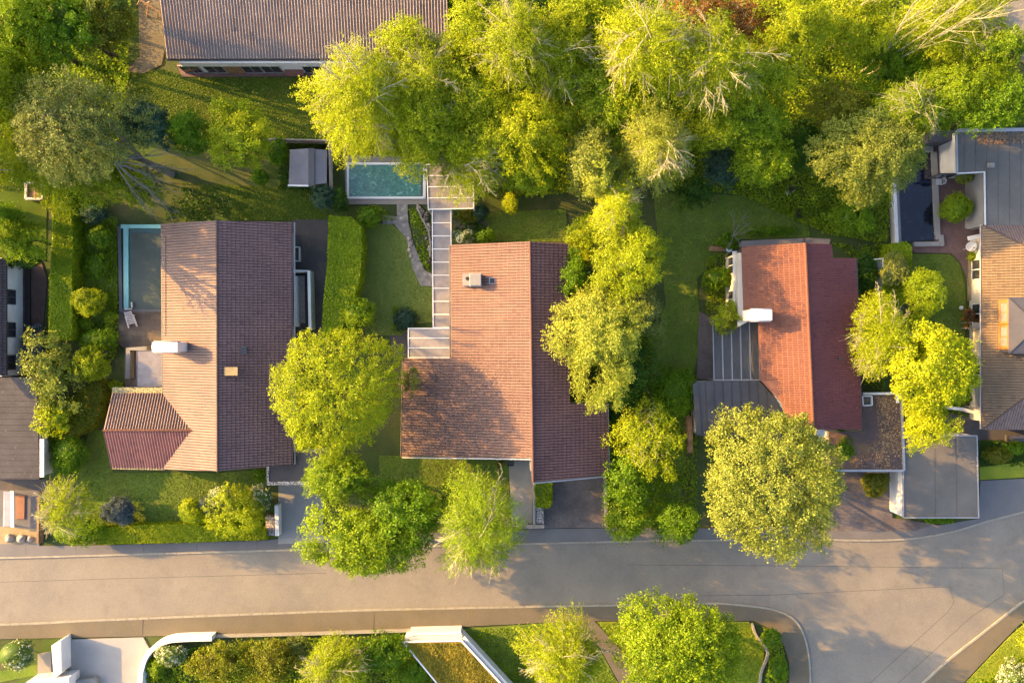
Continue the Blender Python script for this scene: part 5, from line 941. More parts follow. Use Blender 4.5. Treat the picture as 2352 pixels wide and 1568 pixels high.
for P_, pts in ((P0, [(709, 341), (666, 344), (663, 424), (709, 425)]), (P1, [(709, 341), (751, 345), (750, 421), (709, 425)])):
    q = [P_.on(*a) for a in pts]; m = MB(); m.prism(q, [a.z - .08 for a in q], [a.z for a in q]); m.build('roof', sm, h)
m = MB(); m.beam(P0.on(712, 341) + Vector((.12, 0, .02)), P0.on(712, 425) + Vector((.12, 0, .02)), .5, .05); m.build('ridge_flashing', M['zinc'], h); m = MB(); m.beam(P0.on(662, 426), P0.on(709, 427), .14, .14); m.build('gutter', M['white_metal'], h)
c_ = W(707, 383, 2.3); walls([(c_.x - 1.45, c_.y - 1.3), (c_.x + 1.45, c_.y - 1.3), (c_.x + 1.45, c_.y + 1.4), (c_.x - 1.45, c_.y + 1.4)], 0, 2.2, M['wood_brown'], h); m = MB(); m.box((c_.x, c_.y - 1.33, 1.0), (.9, .06, 1.9)); m.build('door', M['wood_grey'], h)
h = thing('fence', 'thin pale fence running round the garden shed', 'fence', W(700, 331)); F_ = [W(600, 327), W(763, 331), W(765, 440)]
for i in range(2):
    n = max(2, int((F_[i + 1] - F_[i]).length / 1.6)); m = MB(); m.beam(F_[i] + Vector((0, 0, .75)), F_[i + 1] + Vector((0, 0, .75)), .05, 1.3); m.build('panel', M['wood_grey'], h)
    for j in range(n + (1 if i else 0)): q = F_[i].lerp(F_[i + 1], j / n); m = MB(); m.beam(q, q + Vector((0, 0, 1.5)), .09, .09); m.build('post', M['wood_grey'], h)
h = thing('sandbox', 'square brown wooden box with slatted lid standing on the grass at far left', 'sandbox', W(80, 438)); m = MB(); c4 = [W(62, 421, .4), W(99, 420, .4), W(98, 457, .4), W(61, 457, .4)]; [m.beam(c4[i], c4[(i + 1) % 4], .2, .4) for i in range(4)]; m.build('frame', M['wood_grey'], h)
m = MB(); [m.beam(W(65 + i * 4.6, 424, .4), W(65 + i * 4.6, 454, .4), .15, .05) for i in range(7)]; m.build('lid', M['wood_brown'], h)
m = MB(); m.box(W(1650, 571, .45) - Vector((0, 0, .02)), (1.7, .45, .06)); h = thing('garden_bench', 'narrow weathered bench on the grass left of the orange tiled house', 'bench', W(1650, 571)); m.build('seat', M['wood_brown'], h)
for s_ in (-1, 1): m = MB(); m.box(W(1650, 571, .2) + Vector((s_ * .7, 0, 0)), (.08, .4, .4)); m.build('leg', M['wood_brown'], h)
h = thing('water_butt', 'small pale blue tub beside the left wall of the orange tiled house', 'tub', W(1675, 572)); m = MB(); m.tube([W(1675, 572), W(1675, 572, .7)], .26, 16); m.build('body', M['white_metal'], h, bevel=.01); m = MB(); m.tube([W(1675, 572, .7), W(1675, 572, .74)], .28, 16); m.build('lid', plain('pale_blue', (.45, .6, .7)), h)
m = MB(); m.beam(W(1398, 1030, 1.4), W(1398, 1062, 1.4), .08, .9); m.beam(W(1398, 1062, 1.4), W(1408, 1063, 1.4), .08, .9); tag(m.build('railing', M['white_metal']), 'short white corner railing at the right wall of the red tiled house', 'railing')

# ============================================================ PLANTS
T_ = 'tree'; WG = 'trees of the wooded top of the gardens'
# --- hedges
hedge('tall clipped green hedge running down beside the white walled house at far left', [(121, 430), (158, 430), (160, 470), (168, 540), (165, 640), (164, 780), (112, 780), (114, 640), (120, 560)], 2.0, 'mid', s=.12)
hedge('broad bright clipped hedge between the asphalt yard and the pale lawn', [(756, 495), (806, 500), (828, 520), (832, 560), (826, 640), (812, 690), (796, 730), (784, 760), (740, 772), (744, 690), (752, 610)], 2.4, 'mid', s=.12, rough=.05)
hedge('long low sunlit hedge along the pavement below the pink tiled house', [(215, 1215), (300, 1206), (420, 1204), (560, 1210), (610, 1215), (610, 1238), (420, 1245), (220, 1250)], 1.3, 'lime', s=.12, rough=.06)
hedge('short narrow clipped hedge in the notch of the red tiled house', [(1311, 913), (1392, 911), (1393, 924), (1312, 927)], 1.6, 'green', s=.13)
hedge('rounded tall clipped hedge below the dark pond', [(2048, 560), (2080, 556), (2094, 566), (2095, 640), (2082, 690), (2064, 710), (2040, 712), (2030, 680), (2036, 600)], 2.0, 'mid', s=.12)
hedge('small dark hedge beside the brick drive of the red tiled house', [(1229, 1109), (1268, 1108), (1268, 1155), (1262, 1166), (1230, 1164)], 1.2, 'mid', s=.14, rough=.2)
hedge('curved clipped olive hedge round the flowering shrubs at left', [(205, 880), (228, 872), (234, 900), (228, 950), (205, 985), (160, 1005), (110, 1012), (92, 1000), (120, 960)], 1.8, 'brown_green', s=.14)
hedge('small low green hedge strip below the grey double garage', [(2130, 1190), (2190, 1190), (2190, 1201), (2135, 1202)], .8, 'green', s=.13)
# --- ground cover
cover('ground_cover', 'dark mixed undergrowth below the trees of the wooded top gardens', [[(-150, -60), (310, -60), (300, 200), (260, 420), (0, 430), (-150, 400)], [(1030, -60), (2250, -60), (2330, 110), (2352, 290), (2180, 300), (2050, 350), (2030, 560), (1900, 540), (1700, 450), (1480, 430), (1130, 460), (1000, 380), (800, 350), (740, 300)]], .9, 'mid', 1.6, .17, -1.1)
cover('ground_cover', 'green low plants filling the beds round the lawns', [[(172, 480), (272, 510), (275, 800), (240, 860), (172, 780)], [(836, 470), (870, 470), (908, 505), (840, 512)], [(940, 480), (958, 480), (985, 545), (986, 625), (965, 600), (948, 540)], [(905, 700), (950, 700), (960, 735), (930, 770), (900, 755)], [(1320, 590), (1500, 760), (1480, 920), (1420, 1190), (1398, 1100), (1396, 930), (1310, 820)],
  [(1620, 590), (1690, 580), (1690, 720), (1620, 720)], [(1910, 560), (2040, 560), (2030, 900), (1980, 880), (1970, 600)], [(1500, 880), (1600, 860), (1600, 1190), (1500, 1200)], [(2090, 700), (2100, 1000), (2160, 1000), (2240, 900), (2220, 800)]], .45, 'mid', 1.2, .19, -.5)
cover('ground_cover', 'low rusty and dark heather bed above the pink tiled house', [[(380, 430), (470, 430), (525, 465), (528, 508), (380, 508)]], .3, 'dark', 1.0, .15, -.3)
cover('ground_cover', 'dense mixed shrubs covering the bottom gardens', [[(340, 1500), (480, 1480), (700, 1462), (930, 1455), (1000, 1570), (1100, 1700), (320, 1700)], [(1748, 1432), (1800, 1480), (1812, 1600), (1748, 1600), (1764, 1500)], [(2230, 1568), (2352, 1500), (2400, 1650), (2220, 1650)]], .6, 'mid', 1.3, .2, -1.0)
cover('ground_cover', 'dark low shrubs between hipped house and bright grass at right', [[(2248, 1010), (2500, 1010), (2500, 1040), (2350, 1070), (2248, 1070)], [(640, 340), (765, 335), (765, 440), (640, 435)], [(1042, 482), (1110, 485), (1120, 550), (1042, 552)]], .4, 'dark', 1.2, .18, -.7)
L['turf'] = leaf('grass_blades', (0.075, 0.13, 0.012), (0.18, 0.23, 0.038), trans=.3, raw=True)
cover('grass', 'short grass of the shaded garden lawns', [[(205, 990), (245, 985), (260, 1085), (505, 1085), (612, 1078), (612, 1110), (560, 1240), (180, 1240), (175, 1090)], [(1500, 440), (1700, 450), (1850, 480), (1860, 545), (1700, 550), (1640, 600), (1600, 640), (1610, 780), (1590, 870), (1560, 1180), (1420, 1190), (1440, 900), (1530, 700)], [(260, 170), (380, 160), (430, 178), (740, 180), (790, 330), (620, 340), (380, 330), (280, 240)], [(390, 420), (640, 430), (750, 440), (755, 505), (530, 508), (525, 460), (450, 425)], [(1100, 490), (1300, 480), (1305, 555), (1130, 555)], [(870, 1045), (1170, 1055), (1180, 1110), (1100, 1200), (880, 1180)], [(2095, 584), (2180, 584), (2203, 605), (2216, 660), (2220, 750), (2180, 900), (2090, 900), (2095, 700)]], .03, 'turf', .34, .11, -9)
cover('grass', 'bright sunlit grass at the bottom of the photograph', [[(2215, 1568), (2322, 1456), (2400, 1400), (2400, 1650), (2200, 1650)], [(1366, 1430), (1500, 1428), (1720, 1430), (1736, 1460), (1756, 1482), (1752, 1520), (1745, 1568), (1600, 1568), (1470, 1535)], [(1066, 1446), (1316, 1430), (1420, 1568), (1165, 1568)], [(2250, 1074), (2352, 1065), (2352, 1094), (2250, 1100)]], .06, 'mid', .6, .12, -9)
L['turf_pale'] = leaf('pale_grass_blades', (0.12, 0.165, 0.025), (0.24, 0.28, 0.07), trans=.3, raw=True)
cover('grass', 'pale mown grass of the small lawn left of the glazed walkway', [[(838, 512), (900, 515), (930, 540), (950, 620), (965, 655), (993, 660), (993, 740), (935, 745), (930, 770), (840, 770), (820, 700)]], .03, 'turf_pale', .4, .11, -9)
rgx = random.Random(3)
# rock bits under the top trees; fallen leaves on the brown garage
seedc[0] += 1; rgn = np.random.default_rng(11)
def litter(name, label, poly, z, n, pal, s, parent=None):
    pl = [(W(u, v, z).x, W(u, v, z).y) for u, v in poly]; P = sample_poly(pl, n, rgn); l = lump(P, .8, 4) + .5 * rgn.normal(size=len(P)); P = P[l > .1]
    A = np.column_stack([P, z + .03 + .02 * rgn.random(len(P))]); o = leaves(A, np.array([0, 0, 1.]) + rgn.normal(0, .3, (len(A), 3)), rgn.normal(size=(len(A), 3)), s * rgn.uniform(.5, 1.3, len(A)), .7, rgn.random(len(A)), name, L[pal], parent); return tag(o, label, kind='stuff')
L['litter'] = leaf('dry_leaves', (0.13, 0.08, 0.045), (0.30, 0.20, 0.12), trans=.05, raw=True)
litter('fallen_leaves', 'dry leaves lying on the brown garage roof', [(2010, 910), (2068, 910), (2074, 1076), (1940, 1076), (2020, 1010)], 2.87, 2600, 'litter', .16)
litter('fallen_leaves', 'dry leaves along the top edge of the flat roof', [(2230, 303), (2360, 303), (2350, 330), (2250, 332)], 3.17, 900, 'litter', .15)
# --- top-left woods
plant('tree', 'mid green tree in the top left corner of the photograph', T_, 40, 60, 9, 115, 110, 4, 'mid', 'feather', group=WG, cov=.8)
plant('tree', 'dark green tree between the corner tree and the olive tree at top left', T_, 150, 50, 8, 80, 90, 3.5, 'green', 'broad', group=WG, cov=.7)
plant('tree', 'yellow green tree on the left edge beside the big grey green tree', T_, 20, 210, 8, 100, 130, 4, 'lime', 'feather', group=WG, cov=.8)
plant('tree', 'slim olive green tree above the sandy yard at top left', T_, 258, 62, 7, 60, 70, 3, 'brown_green', 'broad', base=(268, 135), cov=.8)
plant('tree', 'small olive tree cut by the top edge beside the timber play frame', T_, 250, 0, 8, 50, 45, 3, 'olive', 'broad', base=(270, 80), cov=.8)
plant('tree', 'huge grey green leaning tree with bare grey limbs on its right side', T_, 165, 300, 9, 150, 130, 4.2, 'greygreen', 'feather', base=(395, 400), bark='bark_grey', cov=.8, tr=.35)
plant('tree', 'yellowish lower half of the leaning giant, over the tall clipped hedge', T_, 222, 408, 4.8, 140, 70, 2, 'lime', 'feather', base=(390, 390), bark='bark_grey', cov=.8, L=1.2)
plant('tree', 'unseen tall tree added beyond the left edge to shade the olive lawn', T_, -190, 130, 11, 120, 110, 5, 'mid', 'feather', cov=.6)  # out-of-view crown added to cast shade on the lawn
plant('tree', 'second unseen tall tree added beyond the left edge for its shade', T_, -230, 330, 10, 110, 100, 5, 'mid', 'feather', cov=.6)  # another out-of-view tree, put in only to cast shade
plant('tree', 'dark spruce in the shade right of the huge grey green tree', T_, 345, 285, 6, 50, 55, 3, 'spruce', 'conifer', cov=.8)
def bare_limbs(label, u, v, z, dirs, r, name='bare_branches', bark='bark_grey', seed=1, base=None, sp=.55):
    rg_ = np.random.default_rng(seed); b = W(u, v, z); root = thing(name, label, 'branches' if 'limbs' in label else 'bare tree', (b.x, b.y, 0)); nb = NB(); o_ = np.array(tuple(b))
    nb.tube(np.array([[b.x, b.y, 0], o_ * .5 + np.array([b.x, b.y, 0]) * .5, o_]), [r, r * .9, r * .8], 7)
    for (du, dv, dz) in dirs:
        e_ = np.array(tuple(W(u + du, v + dv, z + dz))); d_ = e_ - o_; n_ = np.linalg.norm(d_); t = np.linspace(0, 1, 8)[:, None]; w_ = np.cumsum(rg_.normal(0, .03 * n_, (8, 3)), 0) * t; Q = o_ + d_ * t + w_; nb.tube(Q, r * .55 * (1 - .75 * t[:, 0]), 5)
        for i in range(2, 8):
            for s_ in range(2):
                dd = unit(d_ + rg_.normal(0, sp, 3) * n_ * .7); ln = n_ * rg_.uniform(.15, .4); t2 = np.linspace(0, 1, 5)[:, None]; q2 = Q[i] + dd * ln * t2 + np.array([0, 0, .1 * ln]) * t2 ** 2; nb.tube(q2, r * .2 * (1 - .7 * t2[:, 0]), 4)
                for _ in range(2): d3 = unit(dd + rg_.normal(0, .6, 3)); nb.tube(q2[3] + d3 * ln * .5 * np.linspace(0, 1, 3)[:, None], [r * .1, r * .08, r * .05], 3)
    nb.build('branches', M[bark], root); return root
bare_limbs('bare pale grey limbs fanning down right from the huge grey green tree', 262, 372, 7.4, [(60, 18, -1), (115, 42, -1.6), (135, 15, -2), (85, 72, -1.5), (112, 108, -2), (62, 100, -1.5), (120, -25, -1.5), (40, -45, 0)], .10, seed=4, sp=.3)
bare_limbs('bare tall tree beyond the left edge whose branch shadow falls on the pink roof', -125, 450, 7.6, [(0, -80, 5), (20, 80, 5.5), (-60, -30, 6), (-50, 60, 4), (30, -40, 7), (0, 20, 7), (40, 110, 3), (20, -120, 3), (10, -60, 4), (30, 50, 5)], .55, name='bare_tree', seed=21)
plant('tree', 'soft green tree between spruce and bright maple in the olive lawn', T_, 435, 305, 4.5, 48, 52, 2.2, 'green', 'broad', cov=.9)
plant('tree', 'bright yellow green tree standing alone on the olive lawn', T_, 548, 318, 5, 70, 80, 2.8, 'lime', 'broad', cov=.95)
plant('shrub', 'small round green shrub below the bright tree on the lawn', 'shrub', 600, 408, 1.2, 22, 20, 1.0, 'green', 'shrub')
plant('shrub', 'small green shrub left of the garden shed', 'shrub', 640, 352, 1.3, 26, 30, 1.1, 'green', 'shrub')
plant('shrub', 'dark blue green conifer bush below the garden shed', 'shrub', 748, 452, 1.8, 30, 34, 1.5, 'spruce', 'conifer')
plant('shrub', 'dark narrow conifer bush between shed and pool paving', 'shrub', 782, 460, 1.5, 18, 30, 1.3, 'dark', 'conifer')
plant('shrub', 'rounded dark green shrub at the upper left end of the pale lawn', 'shrub', 848, 498, 1.0, 30, 27, .9, 'green', 'shrub')
plant('shrub', 'clipped flat oval conifer above the covered pool', 'shrub', 218, 488, 1.2, 34, 20, 1.0, 'spruce', 'ball')
plant('tree', 'green tree on the left edge below the sandbox', T_, 40, 545, 4.5, 62, 52, 2.2, 'mid', 'feather')
plant('tree', 'loose green tree left of the tall hedge beside the sandbox', T_, 12, 500, 4.5, 45, 46, 2, 'green', 'feather', cov=.8)
plant('shrub', 'dark green bush at the top of the white walled house', 'shrub', 62, 590, 2.0, 42, 30, 1.6, 'dark', 'shrub')
plant('shrub', 'grey green ivy like bush against the white wall at left', 'shrub', 78, 800, 1.0, 26, 55, .9, 'blue', 'shrub', cov=.8)
plant('tree', 'grey green drooping boughs of the leaning giant above the covered pool', T_, 330, 428, 4.2, 52, 50, 1.6, 'greygreen', 'feather', cov=.8, base=(380, 395), bark='bark_grey')
# --- garden of the pink house
plant('shrub', 'leafy green shrub beside the upper end of the covered pool', 'shrub', 235, 545, 1.0, 30, 26, .9, 'green', 'shrub')
plant('shrub', 'loose dark green shrub between pool edge and hedge', 'shrub', 222, 610, .8, 28, 34, .7, 'green', 'shrub')
plant('shrub', 'bright round lime shrub halfway down the bed beside the pool', 'shrub', 202, 690, 1.6, 36, 34, 1.3, 'lime', 'shrub')
plant('shrub', 'small round clipped green ball below the bright lime shrub', 'shrub', 196, 745, .7, 19, 15, .6, 'green', 'ball')
plant('shrub', 'small bright green cushion beside the lower pool corner', 'shrub', 256, 728, .6, 16, 12, .5, 'mid', 'ball')
plant('shrub', 'wide leafy green shrub above the yellow green bush', 'shrub', 225, 780, 1.0, 48, 24, .9, 'green', 'shrub')
plant('shrub', 'bright yellow green bush beside the cream flowering tree at left', 'shrub', 210, 832, 2.4, 46, 42, 1.8, 'lime', 'feather', L=.7, s=.16)
plant('tree', 'tall cream and olive flowering tree left of the pink tiled house', T_, 122, 865, 3.2, 48, 90, 2.2, 'olive', 'broad', s=.19)
plant('tree', 'yellow leaved tree below the cream flowering tree at left', T_, 128, 960, 3.0, 40, 45, 1.8, 'yellow', 'broad', s=.19, cov=.8)
plant('shrub', 'tiny bright green bush at the corner of the corrugated wing roof', 'shrub', 266, 884, .6, 13, 10, .5, 'lime', 'ball')
plant('shrub', 'round green bush between the slate outbuilding and the lawn', 'shrub', 158, 1040, 1.6, 44, 46, 1.4, 'green', 'shrub')
plant('tree', 'pale feathery birch at the lower left beside the paved yard', T_, 152, 1165, 4.5, 66, 66, 2.2, 'lime', 'birch', bark='bark_pale', cov=1.0)
plant('shrub', 'green leafy bush under the pale feathery birch at lower left', 'shrub', 175, 1218, 1.6, 66, 34, 1.3, 'mid', 'shrub')
plant('shrub', 'round blue grey spruce bush on the lawn below the pink house', 'shrub', 279, 1172, 1.2, 37, 36, 1.2, 'blue', 'conifer', L=.5, s=.13)
plant('shrub', 'small dull blue bush left of the round blue grey spruce', 'shrub', 246, 1184, .5, 14, 13, .5, 'blue', 'shrub')
plant('shrub', 'golden yellow bush on the lawn edge beside the pale shrub', 'shrub', 440, 1172, 1.5, 34, 30, 1.2, 'yellow', 'shrub')
plant('shrub', 'dark blue green bush behind the golden yellow bush', 'shrub', 478, 1160, 1.2, 20, 22, 1, 'blue', 'shrub')
plant('shrub', 'cream flowering bush above the bright green tree near the drive', 'shrub', 505, 1138, 1.6, 30, 22, 1.2, 'flower', 'shrub')
plant('tree', 'bright light green small tree at the corner of the long hedge', T_, 545, 1182, 2.8, 62, 56, 1.9, 'lime', 'feather', L=.8, s=.16)
plant('shrub', 'white flowering bush beside the gate wall of the concrete drive', 'shrub', 600, 1140, 1.6, 30, 34, 1.3, 'flower', 'shrub')
plant('shrub', 'tiny clipped bush beside the flat garage annex', 'shrub', 596, 1090, .6, 14, 12, .5, 'green', 'ball')
plant('shrub', 'round yellow green shrub at the foot of the broad hedge', 'shrub', 822, 722, 2.0, 39, 38, 1.6, 'mid', 'shrub', s=.17)
plant('tree', 'great round lime tree between the pink and the red tiled houses', T_, 774, 903, 6.8, 146, 141, 4.6, 'lime', 'feather', L=1.1, amp=.10, cov=.9, core=0.0, bamp=.45)
plant('shrub', 'thin olive tree top leaning over the mossy corner of the red roof', 'shrub', 945, 880, 4.2, 26, 36, 1.2, 'olive', 'sparse', cov=.8, base=(915, 880))
plant('tree', 'golden green conifer like tree directly below the great round lime tree', T_, 778, 1095, 5.5, 84, 64, 2.8, 'mid', 'conifer', L=2.0, w=.14, amp=.5, kap=14, cov=1.0)
plant('tree', 'dark green round tree on the shaded lawn below the red house', T_, 930, 1182, 5.5, 88, 86, 3.2, 'green', 'broad', amp=.14)
plant('tree', 'large yellow green maple overhanging the road left of centre', T_, 846, 1238, 5.8, 132, 88, 3.6, 'mid', 'broad', amp=.36, cov=1.1)
plant('tree', 'open pale birch with white limbs overhanging the road', T_, 1100, 1200, 6.8, 100, 122, 4.2, 'mid', 'birch', bark='bark_pale', base=(1105, 1150), cov=1.35, fan=5)
plant('shrub', 'small brownish shrub beside the entry path of the red house', 'shrub', 1150, 1062, 1.3, 16, 20, 1, 'olive', 'sparse')
plant('shrub', 'dark blue green bush between the round tree and the birch', 'shrub', 1040, 1150, 1.0, 34, 40, .9, 'dark', 'shrub')
plant('shrub', 'cream flowering bush touching the top left corner of the red roof', 'shrub', 1065, 545, 1.4, 28, 17, 1.1, 'flower', 'shrub')
plant('shrub', 'dark green bush right of the cream flowering bush by the red roof', 'shrub', 1112, 544, 1.2, 26, 16, 1, 'green', 'shrub')
plant('shrub', 'blue green bush beside the corner of the pool shelter', 'shrub', 1103, 487, 1.0, 20, 19, .8, 'spruce', 'shrub')
plant('shrub', 'yellow flowering low bush between pool shelter and lawn', 'shrub', 1075, 497, .8, 22, 16, .7, 'brown_green', 'shrub')
plant('shrub', 'small bright yellow bush on the shaded lawn below the willows', 'shrub', 1172, 465, 1.5, 19, 24, 1.1, 'yellow', 'shrub')
plant('shrub', 'greyish creeping shrub on the pale lawn near the conservatory', 'shrub', 930, 735, .4, 30, 28, .4, 'spruce', 'shrub')
plant('tree', 'big weeping willow overhanging the corrugated roof and the pool', T_, 832, 235, 9.5, 120, 125, 4.2, 'yellow', 'birch', bark='bark_pale', base=(860, 290), cov=1.7, group=WG)
for (u, v, z, r1_, r2_, pl, kd, cv, lb) in [
  (985, 190, 9, 90, 100, 'lime', 'birch', 1.7, 'weeping birch right of the big willow over the corrugated roof end'),
  (985, 310, 8, 85, 85, 'lime', 'feather', .9, 'yellow green willow directly above the pool shelter'),
  (1075, 380, 7, 80, 75, 'yellow', 'birch', 2.0, 'weeping bright yellow willow drooping over the pool shelter'),
  (1185, 95, 11, 95, 100, 'lime', 'birch', 1.6, 'tall birch with pale fan of limbs near the top centre'),
  (1085, 60, 10, 70, 80, 'lime', 'feather', .7, 'light green tree on the top edge right of the corrugated roof'),
  (1100, 225, 8.5, 90, 85, 'lime', 'feather', .8, 'dense lime tree in the middle of the willow group'),
  (1205, 300, 8, 95, 90, 'yellow', 'feather', .8, 'golden green tree left of the two coloured cypress'),
  (1215, 390, 6, 75, 60, 'mid', 'feather', .9, 'green drooping tree at the lower rim of the willow group'),
  (1290, 130, 9, 95, 100, 'lime', 'birch', 1.7, 'airy birch between the two white limbed trees at top centre'),
  (1330, 30, 10, 90, 70, 'lime', 'feather', .7, 'lime tree touching the top edge right of centre'),
  (1480, 105, 12, 110, 110, 'yellow', 'birch', 1.3, 'tall tree with many bare white limbs at top centre right'),
  (1405, 215, 8, 90, 75, 'mid', 'feather', .8, 'green tree below the bare white limbed tree'),
  (1530, 225, 7, 90, 60, 'green', 'feather', .7, 'darker green tree in the gap between the white limbed birches'),
  (1640, 150, 11, 120, 105, 'lime', 'birch', 1.4, 'wide birch with white limbs sweeping to the upper right'),
  (1610, 20, 9, 75, 50, 'rust', 'sparse', 1.2, 'rust orange thin shrub tree on the top edge'),
  (1725, 35, 8, 55, 60, 'rust', 'sparse', 1.6, 'reddish brown bare looking tree on the top edge'),
  (1720, 285, 7.5, 95, 70, 'mid', 'feather', .8, 'green tree between birch and dark hollow right of centre'),
  (1745, 372, 6.5, 76, 62, 'mid', 'feather', .9, 'soft green tree above the right lawn'),
  (1830, 60, 9, 85, 75, 'lime', 'feather', .7, 'yellow green tree right of the reddish brown tree'),
  (1850, 330, 4, 60, 60, 'dark', 'broad', .8, 'dark leafy tree in the hollow left of the olive tree'),
  (1960, 60, 6, 95, 95, 'lime', 'feather', .7, 'lime tree left of the long white trunks'),
  (1930, 250, 6, 80, 60, 'brown_green', 'feather', .8, 'brownish green undergrowth tree above the olive tree'),
  (2060, 150, 4, 90, 70, 'green', 'feather', .8, 'mid green tree behind the long white trunks'),
  (2180, 60, 7, 110, 100, 'lime', 'birch', 1.6, 'tall yellow green birch at top right'),
  (2200, 215, 7, 110, 80, 'mid', 'feather', .8, 'green drooping tree above the flat roofed building'),
  (2300, 240, 8, 75, 60, 'green', 'feather', .8, 'dark green tree on the right edge above the flat roof'),
  (2090, 255, 8, 75, 60, 'mid', 'birch', 2.0, 'thin birch above the olive tree'),
  (2320, 330 - 220, 9, 60, 50, 'mid', 'feather', .7, 'small green tree beside the grey road at top right'),
  (1660, 380, 4, 50, 52, 'spruce', 'conifer', .8, 'dark blue green spruce right of the golden white limbed tree'),
  (1600, 440, 2.5, 50, 38, 'dark', 'broad', .9, 'dark green bush tree at the top of the right lawn'),
  (1960, 500, 3, 50, 45, 'green', 'feather', .8, 'green bush tree below the olive tree by the garden wall')]:
    plant('tree', lb, T_, u, v, z, r1_, r2_, None, pl, kd, group=WG, bark='bark_pale' if kd in ('birch', 'sparse') else 'bark', cov=cv)
plant('tree', 'light green crown leaning over the right half of the corrugated roof', T_, 925, 95, 9, 72, 70, None, 'lime', 'feather', group=WG, bark='bark_pale', cov=0.7)
plant('tree', 'lime crown filling the gap below the pale fan of limbs at top centre', T_, 1140, 180, 8, 80, 76, None, 'lime', 'feather', group=WG, bark='bark_pale', cov=0.7)
plant('tree', 'thin yellow green birch at the right end of the corrugated roof', T_, 1030, 130, 8, 72, 70, None, 'lime', 'birch', group=WG, bark='bark_pale', cov=1.5)
plant('tree', 'yellow green crown just above the brown olive cypress', T_, 1275, 235, 7.5, 78, 74, None, 'lime', 'feather', group=WG, bark='bark_pale', cov=0.7)
plant('tree', 'yellow green crown left of the bare white limbed tree', T_, 1395, 110, 9, 78, 82, None, 'lime', 'feather', group=WG, bark='bark_pale', cov=0.7)
plant('tree', 'leafy green crown between cypress and golden white limbed tree', T_, 1440, 300, 7, 66, 62, None, 'mid', 'feather', group=WG, bark='bark_pale', cov=0.7)
plant('tree', 'bright crown squeezed between the two white limbed birches', T_, 1565, 135, 9, 74, 74, None, 'lime', 'feather', group=WG, bark='bark_pale', cov=0.7)
plant('tree', 'spring green crown right of the golden white limbed tree top', T_, 1620, 285, 7.5, 84, 66, None, 'lime', 'feather', group=WG, bark='bark_pale', cov=0.7)
plant('tree', 'spring green crown below the reddish brown tree', T_, 1755, 160, 8, 80, 72, None, 'lime', 'feather', group=WG, bark='bark_pale', cov=0.7)
plant('tree', 'yellow crown in the lower middle of the willow group', T_, 1140, 310, 7, 76, 70, None, 'yellow', 'feather', group=WG, bark='bark_pale', cov=0.7)
plant('tree', 'thin yellow willow crown hanging over the top edge of the blue pool', T_, 905, 300, 8, 66, 60, None, 'yellow', 'birch', group=WG, bark='bark_pale', cov=1.6)
plant('tree', 'sunlit yellow green crown at the lower left rim of the grey green giant', T_, 85, 385, 6.5, 88, 64, None, 'lime', 'feather', group=WG, bark='bark_pale', cov=0.75)
plant('tree', 'golden tree with white limbs right of the two coloured cypress', T_, 1505, 345, 8, 92, 80, 3.5, 'gold', 'birch', bark='bark_pale', cov=2.0)
plant('tree', 'tall brown olive cypress left of the golden white limbed tree', T_, 1360, 375, 7, 58, 92, 4, 'olive', 'broad', amp=.15)
plant('tree', 'cream flowering upper part growing through the brown olive cypress', T_, 1368, 400, 9, 36, 52, 2.4, 'gold', 'broad', cov=.7, amp=.3)
plant('tree', 'yellow birch top with white fan of twigs above the lime ball tree', T_, 1418, 480, 7.5, 60, 60, 2.8, 'yellow', 'birch', bark='bark_pale', cov=2.0)
plant('tree', 'round vivid lime tree right of the shaded lawn', T_, 1348, 535, 4, 44, 48, 2.2, 'lime', 'broad')
plant('tree', 'feathery lime tree above the big golden tree beside the red house', T_, 1448, 590, 7, 82, 92, 3.4, 'lime', 'feather')
plant('shrub', 'small round yellow bush between the lime trees and the red roof', 'shrub', 1345, 592, 1.8, 20, 22, 1.3, 'yellow', 'shrub')
plant('tree', 'dark green tree peeping out beside the right slope of the red roof', T_, 1310, 640, 4.5, 34, 60, 2.2, 'green', 'broad')
plant('tree', 'large pale golden tree overlapping the right slope of the red roof', T_, 1375, 765, 7, 100, 128, 3.8, 'gold', 'feather', cov=1.15, amp=.42)
plant('tree', 'grey green tree behind the large pale golden tree', T_, 1470, 720, 5, 48, 56, 2.4, 'greygreen', 'broad')
plant('tree', 'dark green tree in the shade below the pale golden tree', T_, 1445, 850, 3.6, 52, 80, 2.4, 'dark', 'broad')
plant('shrub', 'green bush directly right of the notch hedge of the red house', 'shrub', 1425, 935, 2, 36, 40, 1.6, 'dark', 'shrub')
plant('shrub', 'bright yellow small bush beside the lower right corner of the red roof', 'shrub', 1408, 966, 1.6, 22, 14, 1.1, 'yellow', 'shrub')
plant('tree', 'open golden green tree with twisting pale branches on the right lawn', T_, 1478, 1000, 5, 76, 80, 2.6, 'lime', 'sparse', bark='bark_pale', cov=1.5)
plant('tree', 'mid green tree between the brick drive and the open golden tree', T_, 1450, 1110, 3.6, 58, 70, 2.4, 'green', 'broad')
plant('tree', 'yellow tinged green tree at the pavement right of the brick drive', T_, 1445, 1190, 3, 58, 54, 2.0, 'mid', 'broad')
plant('tree', 'vivid green bush tree at the pavement left of the giant maple', T_, 1560, 1195, 3.2, 58, 55, 2, 'green', 'feather', L=1, cov=1.1)
plant('shrub', 'wide dark green shrub left of the dark metal annex', 'shrub', 1552, 905, 1.8, 50, 62, 1.5, 'green', 'shrub')
plant('tree', 'giant rounded yellow green maple over the pavement at right', T_, 1764, 1100, 7.5, 162, 168, 4.8, 'maple', 'broad', amp=.14, cov=1.1, core=0.0)
plant('shrub', 'dark green bush between giant maple and brown garage', 'shrub', 1930, 1030, 2.0, 28, 40, 1.6, 'green', 'shrub')
